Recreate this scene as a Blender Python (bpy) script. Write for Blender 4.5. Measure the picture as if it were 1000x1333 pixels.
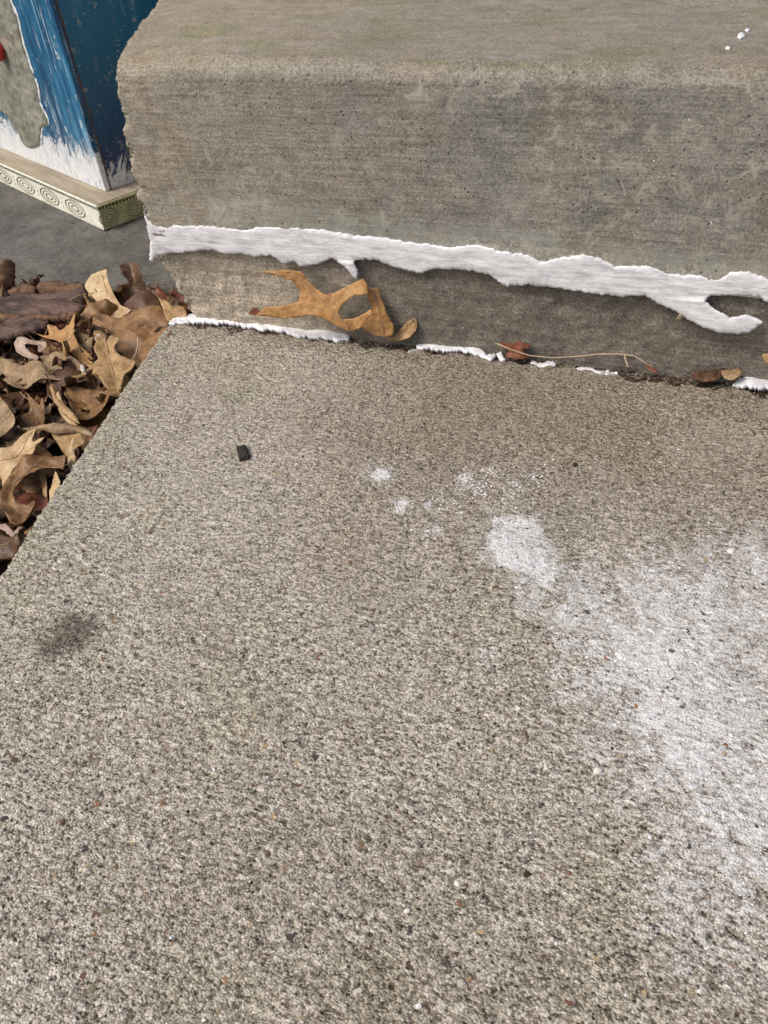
import bpy, math, random
import numpy as np
from mathutils import Vector, Matrix
from mathutils.geometry import delaunay_2d_cdt

for o in list(bpy.data.objects): bpy.data.objects.remove(o)
scn = bpy.context.scene
COL = scn.collection
rnd = random.Random(7)
NR = np.random.RandomState(11)

# ------------------------------------------------------------------ camera
U = 0.36                                   # metres per survey unit (camera stands 1 unit above the slab)
XA = np.array([0.95527168, -0.15950248, 0.24902807])     # world X, Y, Z axes seen from the camera
YA = np.array([0.29061829, 0.6622078, -0.69066767])
ZA = np.array([-0.05474513, 0.73214738, 0.6789427])
RM = np.array([XA, YA, ZA])
CAM = np.array([1.16088299, -1.61808925, 1.0]) * U
cd = bpy.data.cameras.new('camera'); cam = bpy.data.objects.new('camera', cd); COL.objects.link(cam)
cd.sensor_fit = 'VERTICAL'; cd.sensor_height = 36.0; cd.lens = 36.0 * 1000.0 / 1333.0
cd.clip_start = 0.01; cd.clip_end = 200
M4 = Matrix([[*RM[0], CAM[0]], [*RM[1], CAM[1]], [*RM[2], CAM[2]], [0, 0, 0, 1]])
cam.matrix_world = M4
scn.camera = cam
scn.render.resolution_x = 768; scn.render.resolution_y = 1024

# ------------------------------------------------------------------ light
SUN_EL, SUN_AZ = 52, 232                    # azimuth of the sun measured from +Y clockwise: soft light from the front left
w = bpy.data.worlds.new('World'); scn.world = w; w.use_nodes = True
wn = w.node_tree.nodes; wl = w.node_tree.links
bg = wn['Background']
sky = wn.new('ShaderNodeTexSky'); sky.sky_type = 'NISHITA'; sky.sun_disc = False
sky.sun_elevation = math.radians(SUN_EL); sky.sun_rotation = math.radians(SUN_AZ)
sky.air_density = 1.0; sky.dust_density = 6.0; sky.ozone_density = 0.6
wl.new(sky.outputs[0], bg.inputs[0]); bg.inputs[1].default_value = 0.12
sd = bpy.data.lights.new('sun', 'SUN'); sd.energy = 1.5; sd.angle = math.radians(22); sd.color = (1.0, 0.95, 0.88)
sun = bpy.data.objects.new('sun', sd); COL.objects.link(sun)
az, el = math.radians(SUN_AZ), math.radians(SUN_EL)
to_sun = Vector((math.sin(az) * math.cos(el), math.cos(az) * math.cos(el), math.sin(el)))
sun.rotation_euler = to_sun.to_track_quat('Z', 'Y').to_euler()
sun.location = to_sun * 5
scn.view_settings.view_transform = 'Standard'; scn.view_settings.look = 'None'
scn.view_settings.gamma = 1.0; scn.view_settings.use_curve_mapping = False
scn.view_settings.exposure = 0.25

# ------------------------------------------------------------------ survey helpers (turn a measured sight line into a point on a real plane)
def ray(px, py): return RM @ np.array([px - 500.0, -(py - 666.5), -1000.0])
def on_plane(px, py, p0, n):
    D = ray(px, py); n = np.asarray(n, float); p0 = np.asarray(p0, float)
    return CAM + D * (((p0 - CAM) @ n) / (D @ n))
def onz(px, py, z=0.0): return on_plane(px, py, (0, 0, z), (0, 0, 1))
def ony(px, py, y=0.0): return on_plane(px, py, (0, y, 0), (0, 1, 0))

# ------------------------------------------------------------------ noise fields
_F = {}
def field(name, n, lo, hi, ax=1.0, ay=1.0, seed=0, slope=0.0):
    """periodic band-passed noise, unit variance; lo..hi cycles per tile; ax>1 stretches along x"""
    if name in _F: return _F[name]
    r = np.random.RandomState(seed)
    g = np.fft.rfft2(r.randn(n, n))
    ky = np.fft.fftfreq(n, 1.0 / n)[:, None] * ay; kx = np.fft.rfftfreq(n, 1.0 / n)[None, :] * ax
    k = np.sqrt(kx ** 2 + ky ** 2) + 1e-9
    m = np.exp(-(k / hi) ** 4) * (1 - np.exp(-(k / lo) ** 4)) * k ** (-slope)
    f = np.fft.irfft2(g * m, s=(n, n)); f -= f.mean(); f /= f.std()
    _F[name] = f.astype(np.float32); return _F[name]
def samp(f, x, y, tile):
    n = f.shape[0]
    u = (np.asarray(x) / tile * n) % n; v = (np.asarray(y) / tile * n) % n
    i = np.floor(u).astype(int); j = np.floor(v).astype(int); a = u - i; b = v - j
    i %= n; j %= n; i1 = (i + 1) % n; j1 = (j + 1) % n
    return (f[j, i] * (1 - a) + f[j, i1] * a) * (1 - b) + (f[j1, i] * (1 - a) + f[j1, i1] * a) * b
F_grain = field('grain', 1024, 120, 330, seed=1, slope=0.3)           # tile .6 m : 1.8 - 5 mm
F_broom = field('broom', 1024, 30, 130, ax=4.0, seed=2, slope=0.6)
F_fine = field('fine', 1024, 90, 360, ax=3.2, seed=12, slope=0.2)
F_mid = field('mid', 1024, 15, 80, seed=3, slope=1.0)
F_big = field('big', 512, 1.5, 14, seed=4, slope=1.2)
F_pit = field('pit', 1024, 60, 220, seed=5, slope=0.2)
F_fract = field('fract', 512, 2, 200, seed=6, slope=1.6)
T = 0.6
def sstep(a, b, x):
    t = np.clip((x - a) / (b - a), 0, 1); return t * t * (3 - 2 * t)
def poly_sd(px, py, poly):
    """signed distance to a polygon, negative inside"""
    P = np.asarray(poly); n = len(P); d = np.full(np.shape(px), 1e9); ins = np.zeros(np.shape(px), bool)
    for i in range(n):
        a = P[i]; b = P[(i + 1) % n]; e = b - a
        wx = px - a[0]; wy = py - a[1]
        t = np.clip((wx * e[0] + wy * e[1]) / (e @ e + 1e-12), 0, 1)
        d = np.minimum(d, np.hypot(wx - t * e[0], wy - t * e[1]))
        c = ((a[1] > py) != (b[1] > py))
        with np.errstate(divide='ignore', invalid='ignore'):
            xi = a[0] + (py - a[1]) * e[0] / (e[1] if abs(e[1]) > 1e-12 else 1e-12)
        ins ^= c & (px < xi)
    return np.where(ins, -d, d)

# ------------------------------------------------------------------ mesh helpers
def link(name, me, mat=None, parent=None, loc=None):
    o = bpy.data.objects.new(name, me); COL.objects.link(o)
    if mat is not None and len(me.materials) == 0: me.materials.append(mat)
    if parent: o.parent = parent
    if loc is not None: o.location = loc
    return o
def tag(o, label=None, cat=None, group=None, kind=None):
    if label: o['label'] = label
    if cat: o['category'] = cat
    if group: o['group'] = group
    if kind: o['kind'] = kind
    return o
def np_mesh(name, V, F, smooth=True, attrs=None):
    V = np.asarray(V, np.float32); F = np.asarray(F, np.int32); k = F.shape[1]
    me = bpy.data.meshes.new(name)
    me.vertices.add(len(V)); me.vertices.foreach_set('co', V.ravel())
    me.loops.add(F.size); me.loops.foreach_set('vertex_index', F.ravel())
    me.polygons.add(len(F)); me.polygons.foreach_set('loop_start', np.arange(0, F.size, k, dtype=np.int32))
    me.update(calc_edges=True)
    me.polygons.foreach_set('use_smooth', np.full(len(F), smooth))
    for n, a in (attrs or {}).items():
        a = np.asarray(a, np.float32)
        if a.ndim == 1:
            at = me.attributes.new(n, 'FLOAT', 'POINT'); at.data.foreach_set('value', a)
        else:
            at = me.attributes.new(n, 'FLOAT_COLOR', 'POINT'); at.data.foreach_set('color', np.c_[a, np.ones(len(a))].astype(np.float32).ravel())
    return me
def grid_faces(r, c, off=0, flip=False):
    i = np.arange(r - 1)[:, None] * c + np.arange(c - 1)[None, :] + off
    q = np.stack([i, i + 1, i + c + 1, i + c], -1).reshape(-1, 4)
    return q[:, ::-1] if flip else q
class MB:
    def __init__(s): s.v = []; s.f = []
    def add(s, V, F):
        o = len(s.v); s.v += [tuple(map(float, p)) for p in V]; s.f += [tuple(int(i) + o for i in f) for f in F]
    def box(s, a, b):
        x0, y0, z0 = a; x1, y1, z1 = b
        s.add([(x0,y0,z0),(x1,y0,z0),(x1,y1,z0),(x0,y1,z0),(x0,y0,z1),(x1,y0,z1),(x1,y1,z1),(x0,y1,z1)],
              [(3,2,1,0),(4,5,6,7),(0,1,5,4),(1,2,6,5),(2,3,7,6),(3,0,4,7)])
    def tube(s, pts, rad, n=6):
        pts = [np.array(p, float) for p in pts]; V = []; F = []
        for i, p in enumerate(pts):
            t = pts[min(i + 1, len(pts) - 1)] - pts[max(i - 1, 0)]; t /= np.linalg.norm(t) + 1e-12
            a = np.cross(t, [0.13, 0.21, 0.97]); a /= np.linalg.norm(a) + 1e-12; b = np.cross(t, a)
            r = rad[i] if hasattr(rad, '__len__') else rad
            for k in range(n):
                q = 2 * math.pi * k / n; V.append(p + r * (math.cos(q) * a + math.sin(q) * b))
        for i in range(len(pts) - 1):
            for k in range(n):
                F.append((i * n + k, i * n + (k + 1) % n, (i + 1) * n + (k + 1) % n, (i + 1) * n + k))
        F.append(tuple(range(n))[::-1]); F.append(tuple((len(pts) - 1) * n + k for k in range(n)))
        s.add(V, F)
    def build(s, name, mat, parent=None, smooth=False, bevel=0):
        me = bpy.data.meshes.new(name); me.from_pydata(s.v, [], s.f); me.update()
        for p in me.polygons: p.use_smooth = smooth
        o = link(name, me, mat, parent)
        if bevel:
            m = o.modifiers.new('bevel', 'BEVEL'); m.width = bevel; m.segments = 2
        return o

# ------------------------------------------------------------------ node helpers
class NT:
    def __init__(s, name, rough=0.8, spec=0.3):
        s.m = bpy.data.materials.new(name); s.m.use_nodes = True; s.t = s.m.node_tree; s.n = s.t.nodes; s.l = s.t.links
        s.b = s.n['Principled BSDF']; s.b.inputs['Roughness'].default_value = rough
        s.b.inputs['Specular IOR Level'].default_value = spec
        s.co = s.n.new('ShaderNodeTexCoord').outputs['Object']
    def put(s, v, i):
        if hasattr(v, 'is_output') or isinstance(v, bpy.types.NodeSocket): s.l.new(v, i)
        elif isinstance(v, (tuple, list)): i.default_value = (*v, 1) if len(v) == 3 and len(i.default_value) == 4 else v
        else: i.default_value = v
    def map(s, sc=(1, 1, 1), rot=(0, 0, 0), loc=(0, 0, 0), co=None):
        x = s.n.new('ShaderNodeMapping'); s.l.new(co or s.co, x.inputs[0])
        x.inputs['Scale'].default_value = sc; x.inputs['Rotation'].default_value = rot; x.inputs['Location'].default_value = loc
        return x.outputs[0]
    def noise(s, scale, detail=4, rough=0.55, dist=0, co=None):
        x = s.n.new('ShaderNodeTexNoise'); s.l.new(co or s.co, x.inputs['Vector'])
        x.inputs['Scale'].default_value = scale; x.inputs['Detail'].default_value = detail
        x.inputs['Roughness'].default_value = rough; x.inputs['Distortion'].default_value = dist
        return x.outputs['Fac']
    def vor(s, scale, out='Distance', co=None, feature='F1', rand=1.0):
        x = s.n.new('ShaderNodeTexVoronoi'); x.feature = feature; s.l.new(co or s.co, x.inputs['Vector'])
        x.inputs['Scale'].default_value = scale; x.inputs['Randomness'].default_value = rand
        return x.outputs[out]
    def attr(s, name, out='Fac'):
        x = s.n.new('ShaderNodeAttribute'); x.attribute_name = name; return x.outputs[out]
    def math(s, op, a, b=0.0, clamp=False):
        x = s.n.new('ShaderNodeMath'); x.operation = op; x.use_clamp = clamp; s.put(a, x.inputs[0]); s.put(b, x.inputs[1]); return x.outputs[0]
    def rng(s, v, a, b, c=0.0, d=1.0, smooth=True):
        x = s.n.new('ShaderNodeMapRange'); x.interpolation_type = 'SMOOTHSTEP' if smooth else 'LINEAR'
        s.put(v, x.inputs['Value']); s.put(a, x.inputs[1]); s.put(b, x.inputs[2]); x.inputs[3].default_value = c; x.inputs[4].default_value = d
        return x.outputs[0]
    def mix(s, f, a, b, mode='MIX'):
        x = s.n.new('ShaderNodeMix'); x.data_type = 'RGBA'; x.blend_type = mode
        s.put(f, x.inputs[0]); s.put(a, x.inputs[6]); s.put(b, x.inputs[7]); return x.outputs[2]
    def ramp(s, f, stops):
        x = s.n.new('ShaderNodeValToRGB'); s.put(f, x.inputs[0]); e = x.color_ramp.elements
        while len(e) < len(stops): e.new(0.5)
        for k, (p, c) in enumerate(stops): e[k].position = p; e[k].color = (*c, 1)
        return x.outputs[0]
    def sep(s, v):
        x = s.n.new('ShaderNodeSeparateXYZ'); s.l.new(v, x.inputs[0]); return x.outputs
    def bump(s, h, strength=0.5, dist=0.001, prev=None):
        x = s.n.new('ShaderNodeBump'); s.put(h, x.inputs['Height']); x.inputs['Strength'].default_value = strength
        x.inputs['Distance'].default_value = dist
        if prev: s.l.new(prev, x.inputs['Normal'])
        return x.outputs[0]
    def fin(s, col, nrm=None, rough=None):
        s.put(col, s.b.inputs['Base Color'])
        if nrm: s.l.new(nrm, s.b.inputs['Normal'])
        if rough is not None: s.put(rough, s.b.inputs['Roughness'])
        return s.m

# ---- lower slab concrete: sandy, worn, broomed
def mat_slab():
    n = NT('worn broomed concrete', 0.92, 0.25)
    h = n.attr('hgt'); st = n.attr('stain'); pw = n.attr('powder'); gr = n.attr('green'); br = n.attr('brown')
    fine = n.noise(1250, 3, 0.65, co=n.map((0.6, 1, 1)))
    drag = n.noise(520, 3, .6, co=n.map((.22, 1, 1), rot=(0, 0, .07)))
    sand = n.map((0.8, 1, 1), rot=(0, 0, .03))
    cell = n.sep(n.vor(1020, 'Color', co=sand))[0]; grd = n.vor(1020, 'Distance', co=sand)
    cellb = n.sep(n.vor(430, 'Color'))[1]
    v = n.math('ADD', n.math('MULTIPLY', h, n.math('ADD', .080, n.math('MULTIPLY', n.attr('near'), .012))), n.math('MULTIPLY', n.math('SUBTRACT', fine, 0.5), 1.05))
    v = n.math('ADD', v, n.math('MULTIPLY', n.math('SUBTRACT', cell, 0.5), 0.52))
    v = n.math('SUBTRACT', v, n.math('MULTIPLY', n.math('SUBTRACT', grd, .4), .22))
    v = n.math('ADD', v, n.math('MULTIPLY', n.math('SUBTRACT', drag, .5), n.math('ADD', .55, n.math('MULTIPLY', n.attr('near'), .12))))
    pk = n.math('MULTIPLY', n.rng(n.vor(380, 'Distance', co=n.map((.8, 1, 1), loc=(.1, .3, 0))), .30, .14), n.rng(n.sep(n.vor(380, 'Color', co=n.map((.8, 1, 1), loc=(.1, .3, 0))))[2], .74, .80))
    v = n.math('SUBTRACT', v, n.math('MULTIPLY', pk, .34))
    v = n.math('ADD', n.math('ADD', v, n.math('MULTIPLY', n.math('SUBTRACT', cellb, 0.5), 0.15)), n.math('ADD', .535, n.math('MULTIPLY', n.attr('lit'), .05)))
    col = n.ramp(v, [(0.0, (.040, .036, .028)), (.22, (.150, .132, .107)), (.46, (.325, .295, .249)), (.70, (.51, .472, .41)), (1.0, (.74, .71, .64))])
    patch = n.noise(14, 4, .6)
    col = n.mix(n.rng(patch, .3, .75, 0, .3), col, n.mix(1.0, col, (.84, .81, .75), 'MULTIPLY'))
    col = n.mix(n.math('MULTIPLY', br, .9), col, n.mix(1.0, col, (.68, .64, .58), 'MULTIPLY'))
    col = n.mix(n.math('MULTIPLY', gr, .32), col, n.mix(1.0, col, (.84, .90, .62), 'MULTIPLY'))
    col = n.mix(n.math('MULTIPLY', st, .8), col, n.mix(1.0, col, (.25, .235, .21), 'MULTIPLY'))
    # rare coloured sand grains
    cc = n.vor(420, 'Color'); cs = n.sep(cc)
    agg = n.math('MULTIPLY', n.rng(cs[0], .925, .945), n.rng(n.noise(25, 3), .42, .60))
    ac = n.ramp(cs[1], [(0, (.12, .065, .045)), (.25, (.22, .12, .075)), (.45, (.09, .085, .06)), (.75, (.28, .22, .13)), (1, (.6, .58, .52))])
    col = n.mix(n.math('MULTIPLY', agg, .65), col, ac)
    # white dust lies on the crests first
    pn = n.noise(900, 3, .65)
    pc = n.math('ADD', pw, n.math('ADD', n.math('MULTIPLY', h, .13), n.math('MULTIPLY', n.math('SUBTRACT', pn, .5), 1.9)))
    pm = n.math('MULTIPLY', n.rng(pc, .22, 1.25), n.math('MULTIPLY', n.rng(pw, .0, .25), n.math('ADD', .58, n.math('MULTIPLY', pw, .36))))
    col = n.mix(n.math('MULTIPLY', pm, .93), col, (.80, .82, .85))
    b = n.bump(n.math('ADD', n.math('MULTIPLY', fine, .5), n.math('SUBTRACT', n.math('MULTIPLY', cell, .45), n.math('ADD', n.math('MULTIPLY', pk, .8), n.math('MULTIPLY', grd, .7)))), 1.0, .0010)
    return n.fin(col, b)

# ---- step concrete: formed, smoother, streaked along its length
def mat_step():
    n = NT('formed step concrete', 0.88, 0.28)
    face = n.attr('face')       # 0 tread, 1 riser, 2 band
    h = n.attr('hgt')
    z = n.sep(n.co)[2]; x = n.sep(n.co)[0]
    sc = n.map((.018, 1, 1)); streak = n.noise(520, 5, .72, co=sc); streak2 = n.noise(90, 4, .6, co=n.map((.06, 1, 1)))
    fine = n.noise(1000, 3, .6); mid = n.noise(60, 5, .62, .3); big = n.noise(9, 4, .55)
    cell = n.sep(n.vor(800, 'Color'))[0]
    v = n.math('ADD', n.math('MULTIPLY', n.math('SUBTRACT', fine, .5), .85), n.math('MULTIPLY', n.math('SUBTRACT', cell, .5), .22))
    v = n.math('ADD', v, n.math('MULTIPLY', n.math('SUBTRACT', streak, .5), n.math('MULTIPLY', n.rng(face, .1, .9), .58)))
    v = n.math('ADD', v, n.math('MULTIPLY', n.math('SUBTRACT', streak2, .5), .20))
    v = n.math('ADD', v, n.math('MULTIPLY', n.math('SUBTRACT', mid, .5), .35))
    v = n.math('ADD', v, n.math('MULTIPLY', h, .05))
    v = n.math('ADD', v, .49)
    riser = n.ramp(v, [(0, (.06, .057, .048)), (.32, (.165, .158, .134)), (.5, (.245, .236, .205)), (.72, (.375, .364, .322)), (1, (.58, .57, .52))])
    tread = n.ramp(v, [(0, (.058, .051, .040)), (.32, (.145, .130, .102)), (.5, (.222, .203, .165)), (.75, (.34, .318, .268)), (1, (.54, .52, .46))])
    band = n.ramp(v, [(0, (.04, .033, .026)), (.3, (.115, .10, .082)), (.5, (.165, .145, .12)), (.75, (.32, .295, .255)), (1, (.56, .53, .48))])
    col = n.mix(n.rng(face, .25, .75), tread, riser)
    warm = n.rng(n.math('ADD', x, n.math('MULTIPLY', n.math('SUBTRACT', mid, .5), .2)), .03, .26, 1, 0)
    col = n.mix(n.math('MULTIPLY', warm, .75), col, n.mix(1.0, col, (1.30, 1.24, 1.15), 'MULTIPLY'))
    col = n.mix(n.rng(big, .45, .7, 0, .55), col, n.mix(1.0, col, (.84, .84, .80), 'MULTIPLY'))
    # grey-green cement wash low on the riser
    wz = n.math('ADD', z, n.math('MULTIPLY', n.math('SUBTRACT', streak2, .5), .02))
    wz = n.math('ADD', wz, n.math('MULTIPLY', x, .045))
    wash = n.math('MULTIPLY', n.rng(wz, .130, .117), n.rng(mid, .35, .6, .35, 1))
    wash = n.math('MULTIPLY', wash, n.rng(x, .02, .16, .3, 1))
    col = n.mix(n.math('MULTIPLY', wash, .6), col, (.33, .335, .30))
    gw = n.math('ADD', z, n.math('ADD', n.math('MULTIPLY', x, .052), n.math('MULTIPLY', n.math('SUBTRACT', mid, .5), .02)))
    gran = n.math('MULTIPLY', n.math('MULTIPLY', n.rng(gw, .121, .1145), n.rng(x, .22, .30)), n.rng(n.noise(420, 4, .7), .50, .60))
    col = n.mix(n.math('MULTIPLY', gran, .85), col, (.50, .46, .40))
    # pale lime spots
    sv = n.vor(34, 'Distance', co=n.map((1, 1, 1), loc=(.013, 0, .02))); sr = n.sep(n.vor(34, 'Color', co=n.map((1, 1, 1), loc=(.013, 0, .02))))[0]
    spots = n.math('MULTIPLY', n.rng(n.math('ADD', sv, n.math('MULTIPLY', n.math('SUBTRACT', n.noise(260, 3), .5), .5)), .26, .08), n.rng(sr, .50, .66))
    lime = n.math('MULTIPLY', n.rng(n.noise(75, 6, .7, .8), .52, .63), n.rng(n.noise(9, 3), .36, .54))
    col = n.mix(n.math('MULTIPLY', n.math('MAXIMUM', n.math('MULTIPLY', spots, .75), lime), n.rng(face, .4, .8, .0, .62)), col, (.44, .425, .375))
    # green and pink tinge of the tread
    tr = n.rng(face, .6, .2)
    col = n.mix(n.math('MULTIPLY', n.math('MULTIPLY', tr, n.rng(n.noise(17, 3), .48, .66)), .6), col, n.mix(1.0, col, (.80, .86, .60), 'MULTIPLY'))
    col = n.mix(n.math('MULTIPLY', n.rng(n.noise(13, 3, co=n.map(loc=(.4, .2, .1))), .52, .68), .4), col, n.mix(1.0, col, (1.08, .94, .85), 'MULTIPLY'))
    bandl = n.mix(n.rng(n.math('ADD', x, n.math('MULTIPLY', n.math('SUBTRACT', mid, .5), .15)), .10, .23), n.mix(1.0, band, (2.35, 2.3, 2.2), 'MULTIPLY'), band)  # left end of the band brightened in its colour to look lit
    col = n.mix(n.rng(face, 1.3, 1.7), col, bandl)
    # pinholes
    pit = n.math('MULTIPLY', n.rng(n.vor(230, 'Distance'), .24, .12), n.rng(n.sep(n.vor(230, 'Color'))[1], .86, .88))
    col = n.mix(n.math('MULTIPLY', pit, .7), col, (.04, .033, .025))
    # tiny white flecks
    fl = n.math('MULTIPLY', n.rng(n.vor(150, 'Distance'), .10, .05), n.rng(n.sep(n.vor(150, 'Color'))[2], .955, .965))
    col = n.mix(fl, col, (.8, .8, .8))
    hb = n.math('ADD', n.math('MULTIPLY', fine, .5), n.math('MULTIPLY', n.math('MULTIPLY', streak, n.rng(face, .1, .9)), .55))
    hb = n.math('SUBTRACT', n.math('ADD', hb, n.math('MULTIPLY', cell, .2)), n.math('MULTIPLY', pit, 1.2))
    return n.fin(col, n.bump(hb, .6, .0006))

def mat_ground():
    n = NT('grey ground concrete', .9, .25)
    v = n.math('ADD', n.math('MULTIPLY', n.noise(260, 5, .65), .6), n.math('MULTIPLY', n.noise(18, 4), .45))
    col = n.ramp(v, [(.25, (.045, .043, .038)), (.5, (.105, .102, .093)), (.75, (.20, .195, .18))])
    col = n.mix(n.rng(n.noise(40, 4), .55, .7, 0, .5), col, (.15, .13, .12))
    return n.fin(col, n.bump(n.noise(700, 4, .6), .6, .001))

def mat_caulk(name='white sealant', c=(.80, .81, .845)):
    n = NT(name, .55, .4)
    s = n.noise(420, 4, .6, co=n.map((.10, .5, 1), rot=(0, .10, 0)))
    d = n.noise(120, 5, .7, co=n.map((.35, 1, 1)))
    col = n.mix(n.rng(d, .46, .66, 0, .8), c, (.56, .565, .60))
    col = n.mix(n.rng(n.vor(210, 'Distance'), .10, .05, 0, .35), col, (.42, .40, .38))
    col = n.mix(n.rng(s, .55, .66, 0, .5), col, (.52, .52, .55))
    w2 = n.noise(150, 3, .5, 1.5, co=n.map((.14, .5, 1), rot=(0, .10, 0), loc=(.2, 0, .1)))
    ln = n.rng(n.math('ABSOLUTE', n.math('SUBTRACT', w2, .5)), .0, .012, 1, 0)
    col = n.mix(n.math('MULTIPLY', ln, .45), col, (.40, .40, .43))
    return n.fin(col, n.bump(n.math('SUBTRACT', n.math('ADD', s, n.math('MULTIPLY', n.noise(700, 3), .25)), n.math('MULTIPLY', ln, .5)), .45, .0009))

def mat_leaf(name, base, lite, dark, rough=.6, spots=.3):
    n = NT(name, rough, .35)
    v = n.attr('vein'); a = n.noise(60, 6, .72, .5); b = n.noise(480, 4, .6)
    col = n.ramp(n.math('ADD', n.math('MULTIPLY', a, .95), n.math('MULTIPLY', b, .32)), [(.50, dark), (.63, base), (.80, lite)])
    col = n.mix(n.math('MULTIPLY', v, .55), col, lite)
    sp = n.math('MULTIPLY', n.rng(n.vor(330, 'Distance'), .2, .1), n.rng(n.sep(n.vor(330, 'Color'))[0], .8, .85))
    col = n.mix(n.math('MULTIPLY', sp, spots), col, tuple(c * .4 for c in dark))
    net = n.vor(170, 'Distance', feature='DISTANCE_TO_EDGE', co=n.map(rot=(.3, .2, .6)))
    col = n.mix(n.rng(net, .0, .10, .5, 0), col, n.mix(.5, lite, dark))
    h = n.math('ADD', n.math('MULTIPLY', v, .8), n.math('ADD', n.math('MULTIPLY', b, .8), n.rng(net, .0, .12, .25, 0)))
    return n.fin(col, n.bump(h, .55, .0007))
LM = dict(
    pale=mat_leaf('pale tan leaf', (0.460, 0.335, 0.181), (0.600, 0.473, 0.286), (0.270, 0.167, 0.080)),
    spotted=mat_leaf('spotted leaf', (0.430, 0.295, 0.160), (0.560, 0.424, 0.252), (0.260, 0.153, 0.071), spots=.75),
    ochre=mat_leaf('ochre leaf', (.36, .19, .062), (.48, .29, .12), (.20, .095, .03)),
    tan=mat_leaf('tan leaf', (0.330, 0.207, 0.092), (0.470, 0.325, 0.168), (0.160, 0.089, 0.035)),
    grey=mat_leaf('greyed leaf', (0.250, 0.167, 0.088), (0.400, 0.291, 0.168), (0.110, 0.067, 0.034)),
    brown=mat_leaf('brown leaf', (0.190, 0.099, 0.039), (0.320, 0.192, 0.088), (0.075, 0.035, 0.014), .5),
    dark=mat_leaf('dark brown leaf', (0.085, 0.042, 0.022), (0.150, 0.082, 0.042), (0.035, 0.018, 0.010), .45),
    rust=mat_leaf('rust red leaf', (.17, .055, .03), (.26, .11, .06), (.07, .022, .014), .5),
    pink=mat_leaf('pinkish grey leaf', (.36, .26, .205), (.47, .37, .30), (.20, .13, .10)),
)
def mat_plain(name, c1, c2, sc=80, rough=.7, bump=.5, ax=(1, 1, 1), spec=.3):
    n = NT(name, rough, spec); a = n.noise(sc, 5, .65, co=n.map(ax))
    return n.fin(n.mix(n.rng(a, .3, .7), c1, c2), n.bump(n.noise(sc * 5, 4, co=n.map(ax)), bump, .001))
M_bark = mat_plain('wet brown bark', (.028, .018, .016), (.15, .095, .075), 90, .65, 1.0, (.35, 1, 1))
M_barkrust = mat_plain('rusty bark rind', (.07, .035, .02), (.21, .12, .07), 150, .75, 1.0)
M_soil = mat_plain('dark leaf mould', (.012, .008, .006), (.05, .031, .02), 120, .9, 1.0)
M_stalk = mat_plain('leaf stalk', (.26, .16, .09), (.40, .27, .16), 90, .6, .3)
M_straw = mat_plain('dry straw', (.36, .27, .17), (.50, .41, .29), 90, .6, .3)
M_pebble = mat_plain('off white pebble', (.42, .37, .32), (.56, .51, .45), 90, .7, .6)
M_white = mat_plain('pale quartz chip', (.62, .60, .55), (.78, .76, .72), 300, .5, .5)
M_chip = mat_plain('dark wood chip', (.018, .014, .010), (.05, .04, .03), 300, .8, 1.0, (1, .2, 1))

# ================================================================== LOWER SLAB
H = 0.622 * U                        # tread height above the slab
def axis_steps(a, b, fine, outer, grow=1.12):
    c = list(np.arange(a, b, fine)); s = fine; x = c[-1]
    while x < outer: s = min(s * grow, .03); x += s; c.append(x)
    return np.array(c)
Le = np.array([onz(*p) for p in [(262, 408), (222, 416), (205, 440), (160, 505), (112, 577), (60, 655), (0, 745), (-150, 970), (-400, 1345)]])
ly = Le[::-1, 1]; lx = Le[::-1, 0]
def slab_left(y):
    k = (lx[1] - lx[0]) / (ly[1] - ly[0])
    return np.where(y < ly[0], lx[0] + (y - ly[0]) * k, np.interp(y, ly, lx))
vv = -axis_steps(0.0, 1.62 * U, .00085, 1.6)           # toward the viewer
Yg = vv[None, :].T
tt = axis_steps(0.0, 1.58 * U, .00085, 1.9)
back = -0.0025 - .0035 * (1 + samp(F_mid, tt, 0 * tt + .03, T) * .6) - .006 * sstep(1.13 * U, 1.22 * U, tt)
front_share = np.exp(vv / .02)[:, None]
XX = slab_left(vv)[:, None] + tt[None, :]
YY = vv[:, None] + front_share * back[None, :]
ZZ = np.zeros_like(XX)
g = samp(F_grain, XX, YY, T); bm = samp(F_broom, XX, YY + .10 * XX, T); md = samp(F_mid, XX, YY, T); bi = samp(F_big, XX, YY, T)
near = sstep(-.05, -.45, YY)
fb = samp(F_fine, XX, YY + .03 * XX, T)
hg = g * .34 + fb * (.60 + .3 * near) + bm * (.12 + .22 * near) + md * .10
pit = sstep(1.5, 2.5, samp(F_pit, XX, YY, T)) * 1.1
ZZ += hg * .00030 - pit * .0009 + bi * .0006
# chipped, worn arris on the two free edges
ed = tt[None, :] + .0005 * g + .0004 * samp(F_mid, XX, YY, T) + 0 * YY
rr = .005
ZZ -= np.where(ed < rr, rr - np.sqrt(np.clip(rr ** 2 - (rr - np.clip(ed, 0, rr)) ** 2, 0, None)), 0)
eb = -(YY - back[None, :]) + .001 * samp(F_mid, XX + .2, YY, T)
ZZ -= np.where(eb < .004, (.004 - np.clip(eb, 0, .004)) * .7, 0)
XX += np.exp(-tt / .004)[None, :] * .0005 * samp(F_pit, XX, YY, T)
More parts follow.
